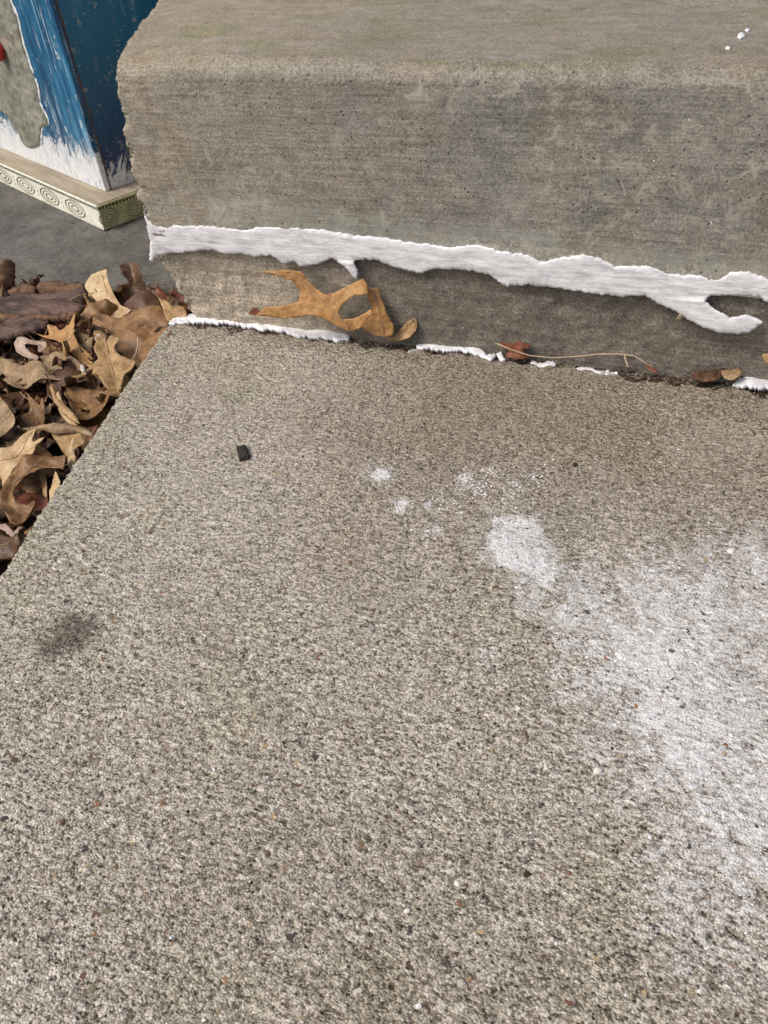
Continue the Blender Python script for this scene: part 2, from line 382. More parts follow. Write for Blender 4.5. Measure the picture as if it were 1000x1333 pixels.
# ---- dust, stains
def P2(pts, z=0.0): return np.array([onz(*p, z)[:2] for p in pts])
def soft(poly, w, amp=.004):
    amp = amp * .7; d = poly_sd(XX + amp * samp(F_mid, XX, YY, T) + amp * .5 * bi, YY + amp * samp(F_mid, XX + .3, YY, T), P2(poly))
    return sstep(w, -w, d)
def blob(px, py, r):
    c = onz(px, py); return np.exp(-(((XX - c[0]) ** 2 + (YY - c[1]) ** 2) / (r * U / 1000 * 1.25) ** 2))
pw = .86 * soft([(628, 700), (655, 672), (698, 670), (718, 698), (733, 745), (724, 768), (690, 758), (650, 738), (628, 720)], .008, .003)
pw = np.maximum(pw, .34 * soft([(585, 690), (640, 640), (710, 640), (790, 720), (760, 790), (640, 770)], .016))
pw = np.maximum(pw, .70 * soft([(665, 765), (755, 700), (870, 715), (1000, 700), (1150, 680), (1150, 1320), (1030, 1230), (960, 1150), (880, 1070), (810, 985), (735, 905), (690, 835)], .035, .007))
pw = np.maximum(pw, .78 * soft([(760, 735), (800, 725), (850, 745), (860, 775), (820, 785), (780, 775)], .009, .003))
pw = np.maximum(pw, .86 * soft([(745, 760), (890, 735), (1000, 760), (1150, 740), (1150, 860), (960, 850), (920, 900), (950, 1000), (1020, 1090), (1020, 1150), (940, 1100), (860, 1015), (790, 935), (750, 850)], .030, .006))
pw = np.maximum(pw, .52 * soft([(650, 770), (760, 680), (1150, 680), (1150, 1340), (1000, 1250), (860, 1180), (760, 1010), (700, 900)], .05, .01))
pw = np.maximum(pw, .24 * soft([(560, 640), (700, 560), (1000, 620), (1150, 600), (1150, 760), (760, 770)], .05, .01))
pw = pw + .30 * blob(900, 1230, 60) + .3 * blob(980, 700, 40)
for px, py, r, a in [(496, 618, 14, 1.0), (488, 612, 22, .4), (524, 655, 8, .85), (519, 664, 7, .8), (557, 659, 7, .6), (606, 620, 11, .55), (602, 634, 7, .6), (570, 690, 7, .55), (560, 672, 24, .25),
                     (632, 855, 14, .45), (625, 826, 9, .4), (494, 818, 9, .35), (668, 630, 6, .6), (620, 632, 16, .35), (836, 770, 16, .5), (700, 770, 14, .5), (640, 612, 7, .4), (536, 456, 10, .5)]:
    pw = np.maximum(pw, min(1, a * 1.25) * blob(px, py, r * 1.6))
pw *= 1 + .12 * bi + .06 * md
pw = np.clip(pw, 0, 1)
st = 2.2 * blob(84, 832, 27) + .45 * blob(100, 815, 34) + .55 * blob(214, 787, 14) + .5 * blob(392, 450, 13) + .35 * blob(150, 900, 14) + .5 * blob(368, 915, 10) + .8 * blob(748, 605, 5) + .6 * blob(475, 1175, 7) + .6 * blob(130, 985, 6)
st = np.clip(st * (1 + .35 * md + .35 * g), 0, 1)
brn = np.clip(sstep(.02, .20, XX - .45 * (-YY) * 0 - .10) * sstep(-.36, -.08, YY) * .9 + .45 * sstep(-.38, -.5, YY) * sstep(.18, .34, XX) + .25 * bi * .4, 0, 1)
brn = np.clip(brn + .35 * np.exp(-(YY + .012) ** 2 / .012 ** 2), 0, 1)
grn = np.clip(np.exp(-tt / .03)[None, :] * (.7 + .7 * md) + .45 * sstep(.6, 1.6, samp(F_big, XX + .25, YY, T)), 0, 1)
r_, c_ = XX.shape
V = np.stack([XX, YY, ZZ], -1).reshape(-1, 3)
hh = (hg - pit * 1.6).reshape(-1)
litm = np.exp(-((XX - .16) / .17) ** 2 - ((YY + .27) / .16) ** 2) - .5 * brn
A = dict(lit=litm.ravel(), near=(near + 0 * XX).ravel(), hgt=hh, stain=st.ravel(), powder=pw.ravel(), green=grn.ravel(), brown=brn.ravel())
F = grid_faces(r_, c_, 0, True)
# side walls down to the ground along the left and back edges
nb = len(V)
def skirt(idx, dx, dy, V, F, A, flip):
    base = V[idx]; K = 14; out = [idx]; Vn = [V]; off = len(V)
    for k in range(1, K + 1):
        p = base.copy(); p[:, 2] = base[:, 2] - k / K * .06 * (.3 + .7 * k / K)
        jit = samp(F_pit, base[:, 0] + base[:, 1], p[:, 2], T)
        p[:, 0] += dx * .0006 * jit; p[:, 1] += dy * .0006 * jit
        Vn.append(p); out.append(np.arange(len(idx)) + off); off += len(idx)
    fs = []
    for a, b in zip(out[:-1], out[1:]):
        q = np.stack([a[:-1], a[1:], b[1:], b[:-1]], -1); fs.append(q[:, ::-1] if flip else q)
    m = len(idx) * K
    A = {k: np.r_[v, np.tile(v[idx] * (1 if k == 'hgt' else .6), K)] for k, v in A.items()}
    return np.vstack(Vn), np.vstack([F] + fs), A
I = np.arange(r_ * c_).reshape(r_, c_)
V, F, A = skirt(I[:, 0], 1, 0, V, F, A, False)
V, F, A = skirt(I[0, :], 0, 1, V, F, A, True)
M_slab = mat_slab()
slab = link('pavement', np_mesh('pavement', V, F, True, A), M_slab)
tag(slab, 'worn broomed concrete slab with white dust on its right half', kind='structure')

# small loose grains set in and on the slab
def icos():
    t = (1 + 5 ** .5) / 2
    v = np.array([(-1,t,0),(1,t,0),(-1,-t,0),(1,-t,0),(0,-1,t),(0,1,t),(0,-1,-t),(0,1,-t),(t,0,-1),(t,0,1),(-t,0,-1),(-t,0,1)]) / 1.9
    f = np.array([(0,11,5),(0,5,1),(0,1,7),(0,7,10),(0,10,11),(1,5,9),(5,11,4),(11,10,2),(10,7,6),(7,1,8),(3,9,4),(3,4,2),(3,2,6),(3,6,8),(3,8,9),(4,9,5),(2,4,11),(6,2,10),(8,6,7),(9,8,1)])
    return v, f
OCT = (np.array([(1,0,0),(0,1,0),(-1,0,0),(0,-1,0),(0,0,1),(0,0,-1)], float), np.array([(0,1,4),(1,2,4),(2,3,4),(3,0,4),(1,0,5),(2,1,5),(3,2,5),(0,3,5)]))
def scatter(name, pos, size, cols, shape, mat, parent, flat=.6):
    v, f = shape; n = len(pos); nv = len(v)
    ang = NR.rand(n) * 6.283; ca, sa = np.cos(ang), np.sin(ang)
    sx = size * (.7 + .7 * NR.rand(n)); sy = size * (.7 + .5 * NR.rand(n)); sz = size * flat
    VV = v[None] * (1 + .25 * NR.randn(n, nv, 1))
    x = VV[..., 0] * sx[:, None]; y = VV[..., 1] * sy[:, None]; z = VV[..., 2] * (sz[:, None] if hasattr(sz, '__len__') else sz)
    W = np.stack([pos[:, 0:1] + x * ca[:, None] - y * sa[:, None], pos[:, 1:2] + x * sa[:, None] + y * ca[:, None], pos[:, 2:3] + z], -1).reshape(-1, 3)
    FF = (f[None] + (np.arange(n) * nv)[:, None, None]).reshape(-1, 3)
    o = link(name, np_mesh(name, W, FF, False, dict(tint=np.repeat(cols, nv, 0))), mat, parent)
    return tag(o, kind='stuff')
def mat_tint(name, rough=.7):
    n = NT(name, rough, .35); return n.fin(n.attr('tint', 'Color'), n.bump(n.noise(900, 2), .3, .0006))
M_tint = mat_tint('sand grains'); M_dust = mat_tint('white dust grains', .8)
inv = lambda k: (NR.randint(0, r_, k), NR.randint(0, c_, k))
ri, ci = inv(420000)
fineok = (ri < np.searchsorted(-vv, 1.62 * U)) & (ci < np.searchsorted(tt, 1.58 * U))
ri, ci = ri[fineok], ci[fineok]
keep = NR.rand(len(ri)) < (pw[ri, ci] ** 1.5) * .15 + .012 * soft([(520, 600), (700, 570), (1000, 600), (1150, 600), (1150, 1340), (880, 1330), (800, 1180), (640, 860)], .03)[ri, ci] + .0008
rk, ck = ri[keep], ci[keep]
pos = np.stack([XX[rk, ck] + NR.randn(len(rk)) * .0003, YY[rk, ck] + NR.randn(len(rk)) * .0003, ZZ[rk, ck] + .00012], -1)
siz = .00022 + .00022 * NR.rand(len(rk)) ** 2 + .00045 * (NR.rand(len(rk)) < .05)
shade = (.66 + .22 * NR.rand(len(rk), 1)) * np.array([[.97, .99, 1.02]])
_c = np.array([onz(*p)[:2] for p in [(606, 625), (625, 640), (570, 650), (640, 615), (560, 690), (668, 640), (590, 660), (700, 620), (525, 660), (497, 620)]])
_k = NR.randint(0, len(_c), 1500); _p = _c[_k] + NR.randn(1500, 2) * (.0035 + .005 * NR.rand(1500, 1))
pos = np.vstack([pos, np.c_[_p, np.full(1500, .0003)]]); siz = np.r_[siz, .00018 + .0006 * NR.rand(1500) ** 3]; shade = np.vstack([shade, np.full((1500, 3), .82)])
d = scatter('white_dust', pos, siz, shade, OCT, M_dust, slab, .6); tag(d, 'white paint dust scattered over the right half of the slab')
keep = NR.rand(len(ri)) < (.005 + .024 * near[ri, ci] * (.25 + 1.3 * sstep(.2, 1.6, samp(F_mid, XX[ri, ci] + .1, YY[ri, ci] + .2, T))))
rk, ck = ri[keep], ci[keep]
pal = np.array([(.13, .06, .04), (.22, .115, .06), (.08, .05, .04), (.05, .045, .04), (.33, .24, .13), (.13, .13, .08), (.50, .47, .42), (.60, .58, .54), (.22, .19, .16), (.11, .085, .07)])
pk = pal[NR.choice(len(pal), len(rk), p=[.09, .05, .13, .14, .06, .10, .12, .05, .14, .12])] * (.8 + .4 * NR.rand(len(rk), 1))
pos = np.stack([XX[rk, ck], YY[rk, ck], ZZ[rk, ck] + .0000], -1)
scatter('sand_grain', pos, .0004 + .0013 * NR.rand(len(rk)) ** 2.4, pk, icos(), M_tint, slab, .0006)

# ================================================================== UPPER STEP
M_step = mat_step()
step = bpy.data.objects.new('concrete_step', None); COL.objects.link(step); step.location = (0, 0, 0)
tag(step, 'upper concrete step with chipped left corner and ragged white sealant along its foot', 'step')
Lr = np.array([ony(*p) for p in [(145, 76), (144, 92), (149, 108), (150, 126), (156, 150), (158, 168), (163, 190), (166, 208), (172, 235), (178, 258), (189, 282), (194, 300), (197, 332)]])
zl = Lr[::-1, 2]; xl = Lr[::-1, 0]
Lt = np.array([onz(*p, H) for p in [(145, 76), (152, 62), (166, 42), (183, 21), (201, 0), (240, -50)]])
yt = Lt[:, 1] - Lt[0, 1]; xt = Lt[:, 0] - Lt[0, 0]
def tread_x(y): 
    k = (xt[-1] - xt[-2]) / (yt[-1] - yt[-2]); return np.where(y > yt[-1], xt[-1] + (y - yt[-1]) * k * .3, np.interp(y, yt, xt))
Lb = np.array([ony(*p, .006) for p in [(203, 334), (212, 345), (222, 362), (233, 382), (243, 402), (256, 416), (262, 440)]])
zb = Lb[::-1, 2]; xb = Lb[::-1, 0]
def lip_z(x): return (.236 - .034 * x / (1.4 * U)) * U        # underside of the riser above the band
R0 = .013
rows = []     # (y, z, ny, nz, face, kind)
ys = -axis_steps(0, 0, .001, 0) if False else None
yy = list(axis_steps(R0, .30, .0011, .9)[::-1])
for y in yy: rows.append((y, H, 0, 1, 0.0))
for k in range(1, 12):
    a = math.pi / 2 * k / 12; rows.append((R0 - R0 * math.sin(a), H - R0 + R0 * math.cos(a), -math.sin(a), math.cos(a), k / 12.0))
zz = np.arange(H - R0, .0, -.0011)
nr0 = len(rows)
zt = np.linspace(0, 1, 132)
for t in zt: rows.append((0, t, -1, 0, 1.0))                  # z filled per column
nr1 = len(rows)
for t in np.linspace(0, 1, 8)[1:]: rows.append((t, 0, 0, -1, 1.0 + t))   # lip underside
nr2 = len(rows)
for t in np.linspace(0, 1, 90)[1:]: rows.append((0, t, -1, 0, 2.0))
nr3 = len(rows)
cx = axis_steps(0, 1.60 * U, .0011, 2.2)
nR, nC = len(rows), len(cx)
BX = np.zeros((nR, nC)); BY = BX.copy(); BZ = BX.copy(); NY = BX.copy(); NZ = BX.copy(); FC = BX.copy()
for i, (y, z, ny, nz, fc) in enumerate(rows):
    if i < nr0:
        x0 = xl[-1] + tread_x(max(y - R0, 0)) if nz == 1 else xl[-1]
        X = x0 + cx; Y = np.full(nC, y); Z = np.full(nC, z)
    elif i < nr1:
        X = cx + 0; zlow = lip_z(cx); Z = (H - R0) + (zlow - (H - R0)) * z; X = cx + np.interp((H - R0) + (lip_z(0) - (H - R0)) * z, zl, xl); Y = np.zeros(nC)
    elif i < nr2:
        xa = np.interp(lip_z(0), zl, xl); xb_ = xb[-1]; X = cx + xa + (xb_ - xa) * y; Z = lip_z(cx) - .001 * y; Y = np.full(nC, .006 * y)
    else:
        zlow = -.045; Z = (lip_z(cx) - .001) * (1 - z) + zlow * z; X = cx + np.interp((lip_z(0) - .001) * (1 - z) + zlow * z, zb, xb); Y = np.full(nC, .006)
    BX[i] = X; BY[i] = Y; BZ[i] = Z; NY[i] = ny; NZ[i] = nz; FC[i] = fc
S = np.cumsum(np.r_[0, np.hypot(np.diff(BY.mean(1)), np.diff(BZ.mean(1)))])[:, None] + 0 * BX
g2 = samp(F_grain, BX, S, T); m2 = samp(F_mid, BX + .17, S, T); b2 = samp(F_big, BX + .1, S, T); p2 = sstep(1.4, 2.4, samp(F_pit, BX + .33, S, T)); s2 = samp(F_broom, BX, S * 1.5, T)
isb = (FC > 1.4).astype(float); ist = sstep(.9, .2, FC)
edge_rough = np.exp(-((S - S[nr0 - 6, 0]) / .014) ** 2) * .6
hgt2 = g2 * (.35 + .5 * isb + .6 * edge_rough + .25 * ist) + m2 * .4 + s2 * .3 * (1 - ist) * (1 - isb) - p2 * (1 + 1.6 * edge_rough)
amp = .00013 + .00022 * isb * sstep(.34 * U, .22 * U, BX) + .00005 * isb + .00016 * edge_rough + .00006 * ist
dsp = hgt2 * amp + b2 * .0008 + isb * m2 * .00025
# broken left arris
e = BX - BX[:, :1] + .002 * m2 + .0008 * g2
rr = .004
rec = np.where(e < rr, rr - np.sqrt(np.clip(rr ** 2 - (rr - np.clip(e, 0, rr)) ** 2, 0, None)), 0)
lf = np.exp(-(BX - BX[:, :1]) / .012)
ch = sstep(.4, 1.6, samp(F_mid, BX * .5 + .4, S, T)) * lf * .002 * (FC > .5)
BY += -NY * (-rec * 1.0 - ch + dsp) * -1 if False else NY * (dsp - rec - ch); BZ += NZ * (dsp - rec * .7)
BX += np.exp(-(BX - BX[:, :1]) / .004) * .0004 * samp(F_pit, 0 * BX + .05, S, T)
V = np.stack([BX, BY, BZ], -1).reshape(-1, 3)
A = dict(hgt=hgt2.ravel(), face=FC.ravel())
F = grid_faces(nR, nC, 0, False)
# left side wall of the block, running back from the broken arris
I = np.arange(nR * nC).reshape(nR, nC)
idx = I[nr0 - 11:, 0]; base = V[idx]; Ks = 140; prev = idx; off = len(V); VV = [V]; FF = [F]; n_ = len(idx)
for k in range(1, Ks + 1):
    y = .9 * (k / Ks) ** 1.9; p = base.copy(); p[:, 0] += tread_x(y) + .0002 * samp(F_pit, y + 0 * p[:, 2], p[:, 2], T) + .0004 * min(1, k / 5); p[:, 1] += y
    VV.append(p); cur = np.arange(n_) + off; off += n_
    FF.append(np.stack([prev[:-1], prev[1:], cur[1:], cur[:-1]], -1)[:, ::-1]); prev = cur
V = np.vstack(VV); F = np.vstack(FF)
A = dict(hgt=np.r_[A['hgt'], np.tile(A['hgt'][idx], Ks)], face=np.r_[A['face'], np.tile(A['face'][idx], Ks)])
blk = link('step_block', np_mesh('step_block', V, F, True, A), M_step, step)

# ================================================================== SHEET SHAPES (sealant, leaves, bark) from surveyed outlines
def densify(poly, stepw, jag=0.0, closed=True, seed=0, rnd_curve=True):
    P = [np.array(p, float) for p in poly]; out = []; n = len(P)
    for i in range(n if closed else n - 1):
        p0, p1, p2, p3 = P[(i - 1) % n], P[i], P[(i + 1) % n], P[(i + 2) % n]
        L = np.linalg.norm(p2 - p1); k = max(1, int(L / stepw))
        for j in range(k):
            t = j / k
            lin = p1 + (p2 - p1) * t
            cr = .5 * ((2 * p1) + (-p0 + p2) * t + (2 * p0 - 5 * p1 + 4 * p2 - p3) * t * t + (-p0 + 3 * p1 - 3 * p2 + p3) * t ** 3)
            out.append(lin * .45 + cr * .55 if rnd_curve else lin)
    out = np.array(out)
    if jag:
        r = np.random.RandomState(seed); n = len(out)
        q = r.randn(n) * .6 + np.interp(np.arange(n), np.arange(0, n + 6, 3), r.randn(len(np.arange(0, n + 6, 3))))
        d = np.roll(out, -1, 0) - np.roll(out, 1, 0); d /= np.linalg.norm(d, axis=1)[:, None] + 1e-9
        out = out + np.c_[-d[:, 1], d[:, 0]] * (q * jag)[:, None]
    return out
def sheet2d(outline, cell, seed=0):
    """outline (n,2) -> verts2d, tris, distance to edge"""
    r = np.random.RandomState(seed); n = len(outline)
    lo = outline.min(0); hi = outline.max(0)
    gx, gy = np.meshgrid(np.arange(lo[0], hi[0], cell), np.arange(lo[1], hi[1], cell))
    gx = gx + (np.arange(gx.shape[0]) % 2)[:, None] * cell * .5
    q = np.c_[gx.ravel(), gy.ravel()] + r.randn(gx.size, 2) * cell * .08
    sdv = poly_sd(q[:, 0], q[:, 1], outline); q = q[sdv < -cell * .55]
    pts = np.vstack([outline, q])
    res = delaunay_2d_cdt([Vector(p) for p in pts], [], [list(range(n))], 1, 1e-5)
    v = np.array([tuple(p) for p in res[0]]); f = [tuple(t) for t in res[2] if len(t) == 3]
    dist = np.maximum(0, -poly_sd(v[:, 0], v[:, 1], outline))
    return v, np.array(f), dist
def close_sheet(Vt, Nn, F, thick, attrs):
    """front sheet Vt plus a back sheet offset along -Nn, walls along the rim"""
    n = len(Vt); Vb = Vt - Nn * (thick[:, None] if hasattr(thick, '__len__') else thick)
    ed = {}
    for t in F:
        for a, b in ((t[0], t[1]), (t[1], t[2]), (t[2], t[0])):
            if (b, a) in ed: del ed[(b, a)]
            else: ed[(a, b)] = 1
    W = []
    for a, b in ed: W += [(a, a + n, b + n), (a, b + n, b)]
    FF = np.vstack([F, F[:, ::-1] + n] + ([np.array(W)] if W else []))
    return np.vstack([Vt, Vb]), FF, {k: np.r_[v, v] for k, v in attrs.items()}
def seg_dist(v, line):
    d = np.full(len(v), 1e9); L = [np.array(p, float) for p in line]
    for a, b in zip(L[:-1], L[1:]):
        e = b - a; t = np.clip(((v - a) @ e) / (e @ e + 1e-9), 0, 1); d = np.minimum(d, np.linalg.norm(v - a - t[:, None] * e, axis=1))
    return d
def surveyed(name, poly, p0, nrm, mat, parent=None, bulge=.0015, w=6.0, cell=3.0, jag=.6, thick=.0006, wav=0.0, seed=0, stepw=2.5, lift=None, veins=None, curl=None, streak=0.0, curve=True, dish=0.0, crinkle=0.0):
    out = densify(poly, stepw, jag, True, seed, curve)
    v, f, dist = sheet2d(out, cell, seed)
    nrm = np.array(nrm, float); nrm /= np.linalg.norm(nrm)
    W = np.array([on_plane(a, b, p0, nrm) for a, b in v])
    if ((W[f[0][1]] - W[f[0][0]]) @ np.cross(W[f[0][2]] - W[f[0][0]], nrm)) * 0 == 0:
        a = np.cross(W[f[:, 1]] - W[f[:, 0]], W[f[:, 2]] - W[f[:, 0]]) @ nrm
        if a.sum() < 0: f = f[:, ::-1]
    off = bulge * (1 - np.exp(-dist / w))
    k = seed * .037
    off = off + wav * samp(F_big, v[:, 0] / 1600. + k, v[:, 1] / 1600. + k * .7, .25)
    if streak: off = off + streak * samp(F_broom, W[:, 0], W[:, 2] * 1.0 + W[:, 0] * .10, .5) + streak * .4 * samp(F_pit, W[:, 0], W[:, 2] + W[:, 1], .5)
    ve = np.zeros(len(v))
    if veins:
        for q, ln in enumerate(veins):
            dd = seg_dist(v, ln); ve = np.maximum(ve, np.exp(-(dd / (1.2 if q == 0 else 1.0)) ** 2) * (1 if q == 0 else .75))
        off = off - ve * .0005
        dm = np.min([seg_dist(v, l) for l in veins], 0); off = off + dish * (1 - np.exp(-dm / 9.0)) * .0020
    off = off + crinkle * samp(F_mid, v[:, 0] / 1600. + k, v[:, 1] / 1600., .30)
    if curl: off = off + np.array([curl(a, b, dd) for (a, b), dd in zip(v, dist)])
    if lift is not None: off = off + lift
    Wt = W + nrm[None] * off[:, None]
    V3, F3, A3 = close_sheet(Wt, np.tile(nrm, (len(v), 1)), f, thick, dict(vein=ve))
    c = V3.mean(0) if parent is None else np.zeros(3)
    o = link(name, np_mesh(name, V3 - c, F3, True, A3), mat, parent, tuple(c))
    return o, c

# ---- white sealant along the foot of the riser
M_caulk = mat_caulk()
main = [(187, 276), (194, 288), (210, 294), (240, 293), (276, 295), (320, 300), (334, 296), (380, 296), (420, 300), (460, 306), (500, 310), (530, 315), (585, 322), (625, 320), (650, 327), (685, 332), (707, 342), (725, 337), (760, 332), (780, 337), (800, 347), (840, 347), (870, 357), (910, 359), (935, 365), (950, 355), (975, 355), (1000, 364), (1060, 372), (1150, 380),
        (1150, 402), (1060, 398), (1000, 391), (985, 386), (960, 385), (925, 385), (918, 391), (930, 400), (950, 411), (970, 408), (985, 412), (993, 417), (988, 422), (975, 430), (960, 432), (935, 431), (915, 424), (895, 415), (880, 405), (860, 397), (840, 385), (810, 386), (770, 382), (725, 375), (685, 370), (660, 373), (635, 357), (605, 351), (565, 350), (550, 355), (544, 355), (512, 348), (488, 338), (468, 338), (461, 341), (467, 356), (466, 363), (461, 361), (455, 351), (444, 342), (430, 336), (420, 342), (392, 347), (382, 340), (368, 343), (352, 332), (332, 335), (312, 329), (292, 331), (276, 325), (244, 328), (212, 331), (203, 333), (198, 342), (194, 336), (196, 318), (193, 300)]
def caulk_curl(a, b, d):
    s = 0
    if a > 860 and b > 388: s = .003 * min(1, (a - 860) / 80.0)
    if 430 < a < 470 and b > 340: s = .002
    return s
o, _ = surveyed('sealant_strip', main, (0, -.0006, 0), (0, -1, 0), M_caulk, step, bulge=.0006, w=2.5, cell=2.4, jag=.55, thick=.0014, seed=3, stepw=1.4, streak=.00013, wav=.0002, curl=caulk_curl, curve=False)
tag(o, 'ragged strip of white sealant peeling from the riser')
beads = [
    [(646, 458), (655, 460), (660, 466), (652, 466)],
    [(219, 420), (226, 412), (240, 409), (262, 407), (300, 412), (340, 417), (380, 421), (420, 425), (450, 430), (455, 436), (448, 442), (420, 439), (395, 435), (360, 428), (330, 424), (300, 419), (260, 417), (236, 419)],
    [(541, 437), (570, 438), (598, 440), (622, 441), (632, 449), (645, 452), (642, 459), (628, 457), (616, 451), (598, 447), (578, 446), (545, 443)], [(530, 455), (540, 451), (546, 455), (542, 462), (534, 461)],
    [(690, 468), (705, 466), (720, 465), (722, 471), (716, 475), (700, 472)], [(750, 477), (762, 475), (775, 479), (800, 483), (804, 486), (780, 485), (756, 481)],
    [(955, 500), (968, 489), (972, 485), (985, 490), (1010, 492), (1050, 500), (1050, 510), (1000, 503), (975, 502)]]
for i, b in enumerate(beads):
    b = [(x, y + (2, 1.5, 9, 3, 4, 2, 1)[i]) for x, y in b]
    o, _ = surveyed('sealant_bead', b, (0, 0, .0004), (0, 0, 1), M_caulk, slab, bulge=.0012 if i in (1, 6) else .0003, w=3, cell=1.8, jag=1.0, thick=.0032, seed=20 + i, stepw=1.6, wav=.0004, streak=.0003)
# small pale sealant smear on the top of the tread
for q, (px, py, s) in enumerate([(965, 45, 4.2), (948, 62, 2.0), (973, 39, 2.2)]):
    poly = [(px + s * 1.6 * math.cos(a) * (.7 + .5 * rnd.random()), py + s * .8 * math.sin(a) * (.7 + .5 * rnd.random())) for a in np.linspace(0, 6.28, 9)[:-1]]
    surveyed('paint_fleck', poly, (0, 0, H + .0012), (0, 0, 1), M_caulk, step, bulge=.0004, w=2, cell=1.6, jag=.4, thick=.0016, seed=q, stepw=1.2)

# ================================================================== GROUND BESIDE THE SLAB
ZG = -.12 * U
gx = np.arange(-1.1, .6, .006); gy = np.arange(-1.2, 1.3, .006)
GX, GY = np.meshgrid(gx, gy)
GZ = ZG + .0012 * samp(F_mid, GX, GY, T)
me = np_mesh('ground', np.stack([GX, GY, GZ], -1).reshape(-1, 3), grid_faces(*GX.shape))
tag(link('ground', me, mat_ground()), 'smooth dark grey concrete ground behind the leaf pile', kind='structure')
big = MB(); big.add([(-40, -40, ZG - .012), (40, -40, ZG - .012), (40, 40, ZG - .012), (-40, 40, ZG - .012)], [(0, 1, 2, 3)])
tag(big.build('yard', M_soil), 'bare dark soil around the steps', kind='structure')
# heap of mould and crumbs under the leaves
edgeA = onz(0, 368, ZG); edgeB = onz(232, 384, ZG)
mx = np.arange(-.75, .20, .0025); my = np.arange(-1.3, .22, .0025)
MX, MY = np.meshgrid(mx, my)
lim = edgeA[1] + (MX - edgeA[0]) * (edgeB[1] - edgeA[1]) / (edgeB[0] - edgeA[0])
t = sstep(0.0, .10, lim - MY)
MZ = ZG - .008 + t * (.016) + .0015 * samp(F_mid, MX, MY, T) * t + .0012 * samp(F_grain, MX, MY, T) * t + .002 * samp(F_big, MX, MY, T)
sl = slab_left(MY); MX2 = np.minimum(MX, np.where(MY < .0, sl + .004, .11))
tag(link('leaf_mould', np_mesh('leaf_mould', np.stack([MX2, MY, MZ], -1).reshape(-1, 3), grid_faces(*MX.shape)), M_soil), 'dark crumbled leaf mould under the leaf pile', kind='stuff')

# crumbs of leaf and soil on the ground beside the pile, grit packed into the joint
n_ = 1600; ux = NR.uniform(-.5, .08, n_); uy = edgeA[1] + (ux - edgeA[0]) * (edgeB[1] - edgeA[1]) / (edgeB[0] - edgeA[0]) + np.abs(NR.randn(n_)) * .016 - .012
far_ = NR.rand(n_) < .12; uy = np.where(far_, uy + NR.rand(n_) * .25, uy)
cr = np.array([(.10, .055, .03), (.05, .03, .02), (.22, .15, .09), (.30, .28, .24)])[NR.choice(4, n_, p=[.4, .3, .22, .08])]
cr_o = scatter('leaf_crumbs', np.stack([ux, uy, ZG + .0005 + 0 * ux], -1), .0004 + .0016 * NR.rand(n_) ** 3, cr, icos(), M_tint, None, .0006); tag(cr_o, 'scattered crumbs of leaf and soil on the grey ground')
n_ = 9000; ux = NR.uniform(.0, 1.55 * U, n_)
uy = NR.uniform(-.010, .004, n_); uz = -.0045 + .0012 * NR.randn(n_) - .002 * (ux > 1.1 * U)
cr = np.array([(.10, .075, .05), (.05, .04, .03), (.22, .19, .15), (.34, .31, .26), (.12, .05, .03)])[NR.choice(5, n_, p=[.35, .25, .22, .1, .08])]
scatter('joint_grit', np.stack([ux, uy, uz], -1), .0005 + .0011 * NR.rand(n_) ** 2, cr, icos(), M_tint, slab, .0008)
m_ = MB(); m_.add([(-.01, -.016, -.0065), (.8, -.016, -.0065), (.8, .008, -.0065), (-.01, .008, -.0065)], [(0, 1, 2, 3)]); m_.build('joint_soil', M_soil, slab)

# ================================================================== LEAVES
def stalk(o, c, pts3, r0=.0007, r1=.0003, mat=None, name='midrib'):
    m = MB(); n = len(pts3); m.tube([np.array(p) - c for p in pts3], [r0 + (r1 - r0) * i / (n - 1) for i in range(n)], 5)
    m.build(name, mat or M_stalk, o, True)
Z2 = lambda L: [(x / 3.846, 320 + y / 3.846) for x, y in L]
Z3 = lambda L: [(x / 4.545, 520 + y / 4.545) for x, y in L]
Z4 = lambda L: [(180 + x / 2.5, 270 + y / 2.5) for x, y in L]
Z5 = lambda L: [(500 + x / 2, 280 + y / 2) for x, y in L]
def hero(poly, z, mat, label, n=(0, 0, 1), veins=None, wav=.003, seed=0, cell=2.6, curl=None, name='oak_leaf', cat='leaf', jag=.35, rib=True, p0=None, group=None, thick=.00028, cup=.0):
    """one leaf on its own tilted plane; z is the height of its middle"""
    c2 = np.mean(np.array(poly), 0); P = onz(c2[0], c2[1], z) if p0 is None else np.array(p0)
    if curl is None and cup:
        curl = lambda a, b, d: -cup * (1 - math.exp(-d / 9.0))
    o, c = surveyed(name, poly, P, n, LM[mat] if mat in LM else mat, None, bulge=0, cell=cell, jag=jag, thick=thick, wav=wav, seed=seed, stepw=2.2, veins=veins, curl=curl, dish=(0 if seed == 32 else 1 if seed % 3 else -1), crinkle=.00028, curve=(seed != 32))
    if rib and veins:
        nn = np.array(n, float); nn /= np.linalg.norm(nn)
        L = densify(veins[0], 6, 0, False, rnd_curve=False) if len(veins[0]) > 1 else veins[0]
        L = np.vstack([L, veins[0][-1]])
        k = seed * .037; pts = []
        for a, b in L:
            q = on_plane(a, b, P, nn); h = wav * samp(F_big, a / 1600. + k, b / 1600. + k * .7, .25) + .0001
            if curl: h += curl(a, b, float(max(0, -poly_sd(np.array([a]), np.array([b]), np.array(poly))[0])))
            pts.append(q + nn * h)
        stalk(o, c, pts, .00055, .00025, name='midrib')
    return tag(o, label, cat, group)
zL = lambda k: k * U
BP = ' in the pile left of the slab'
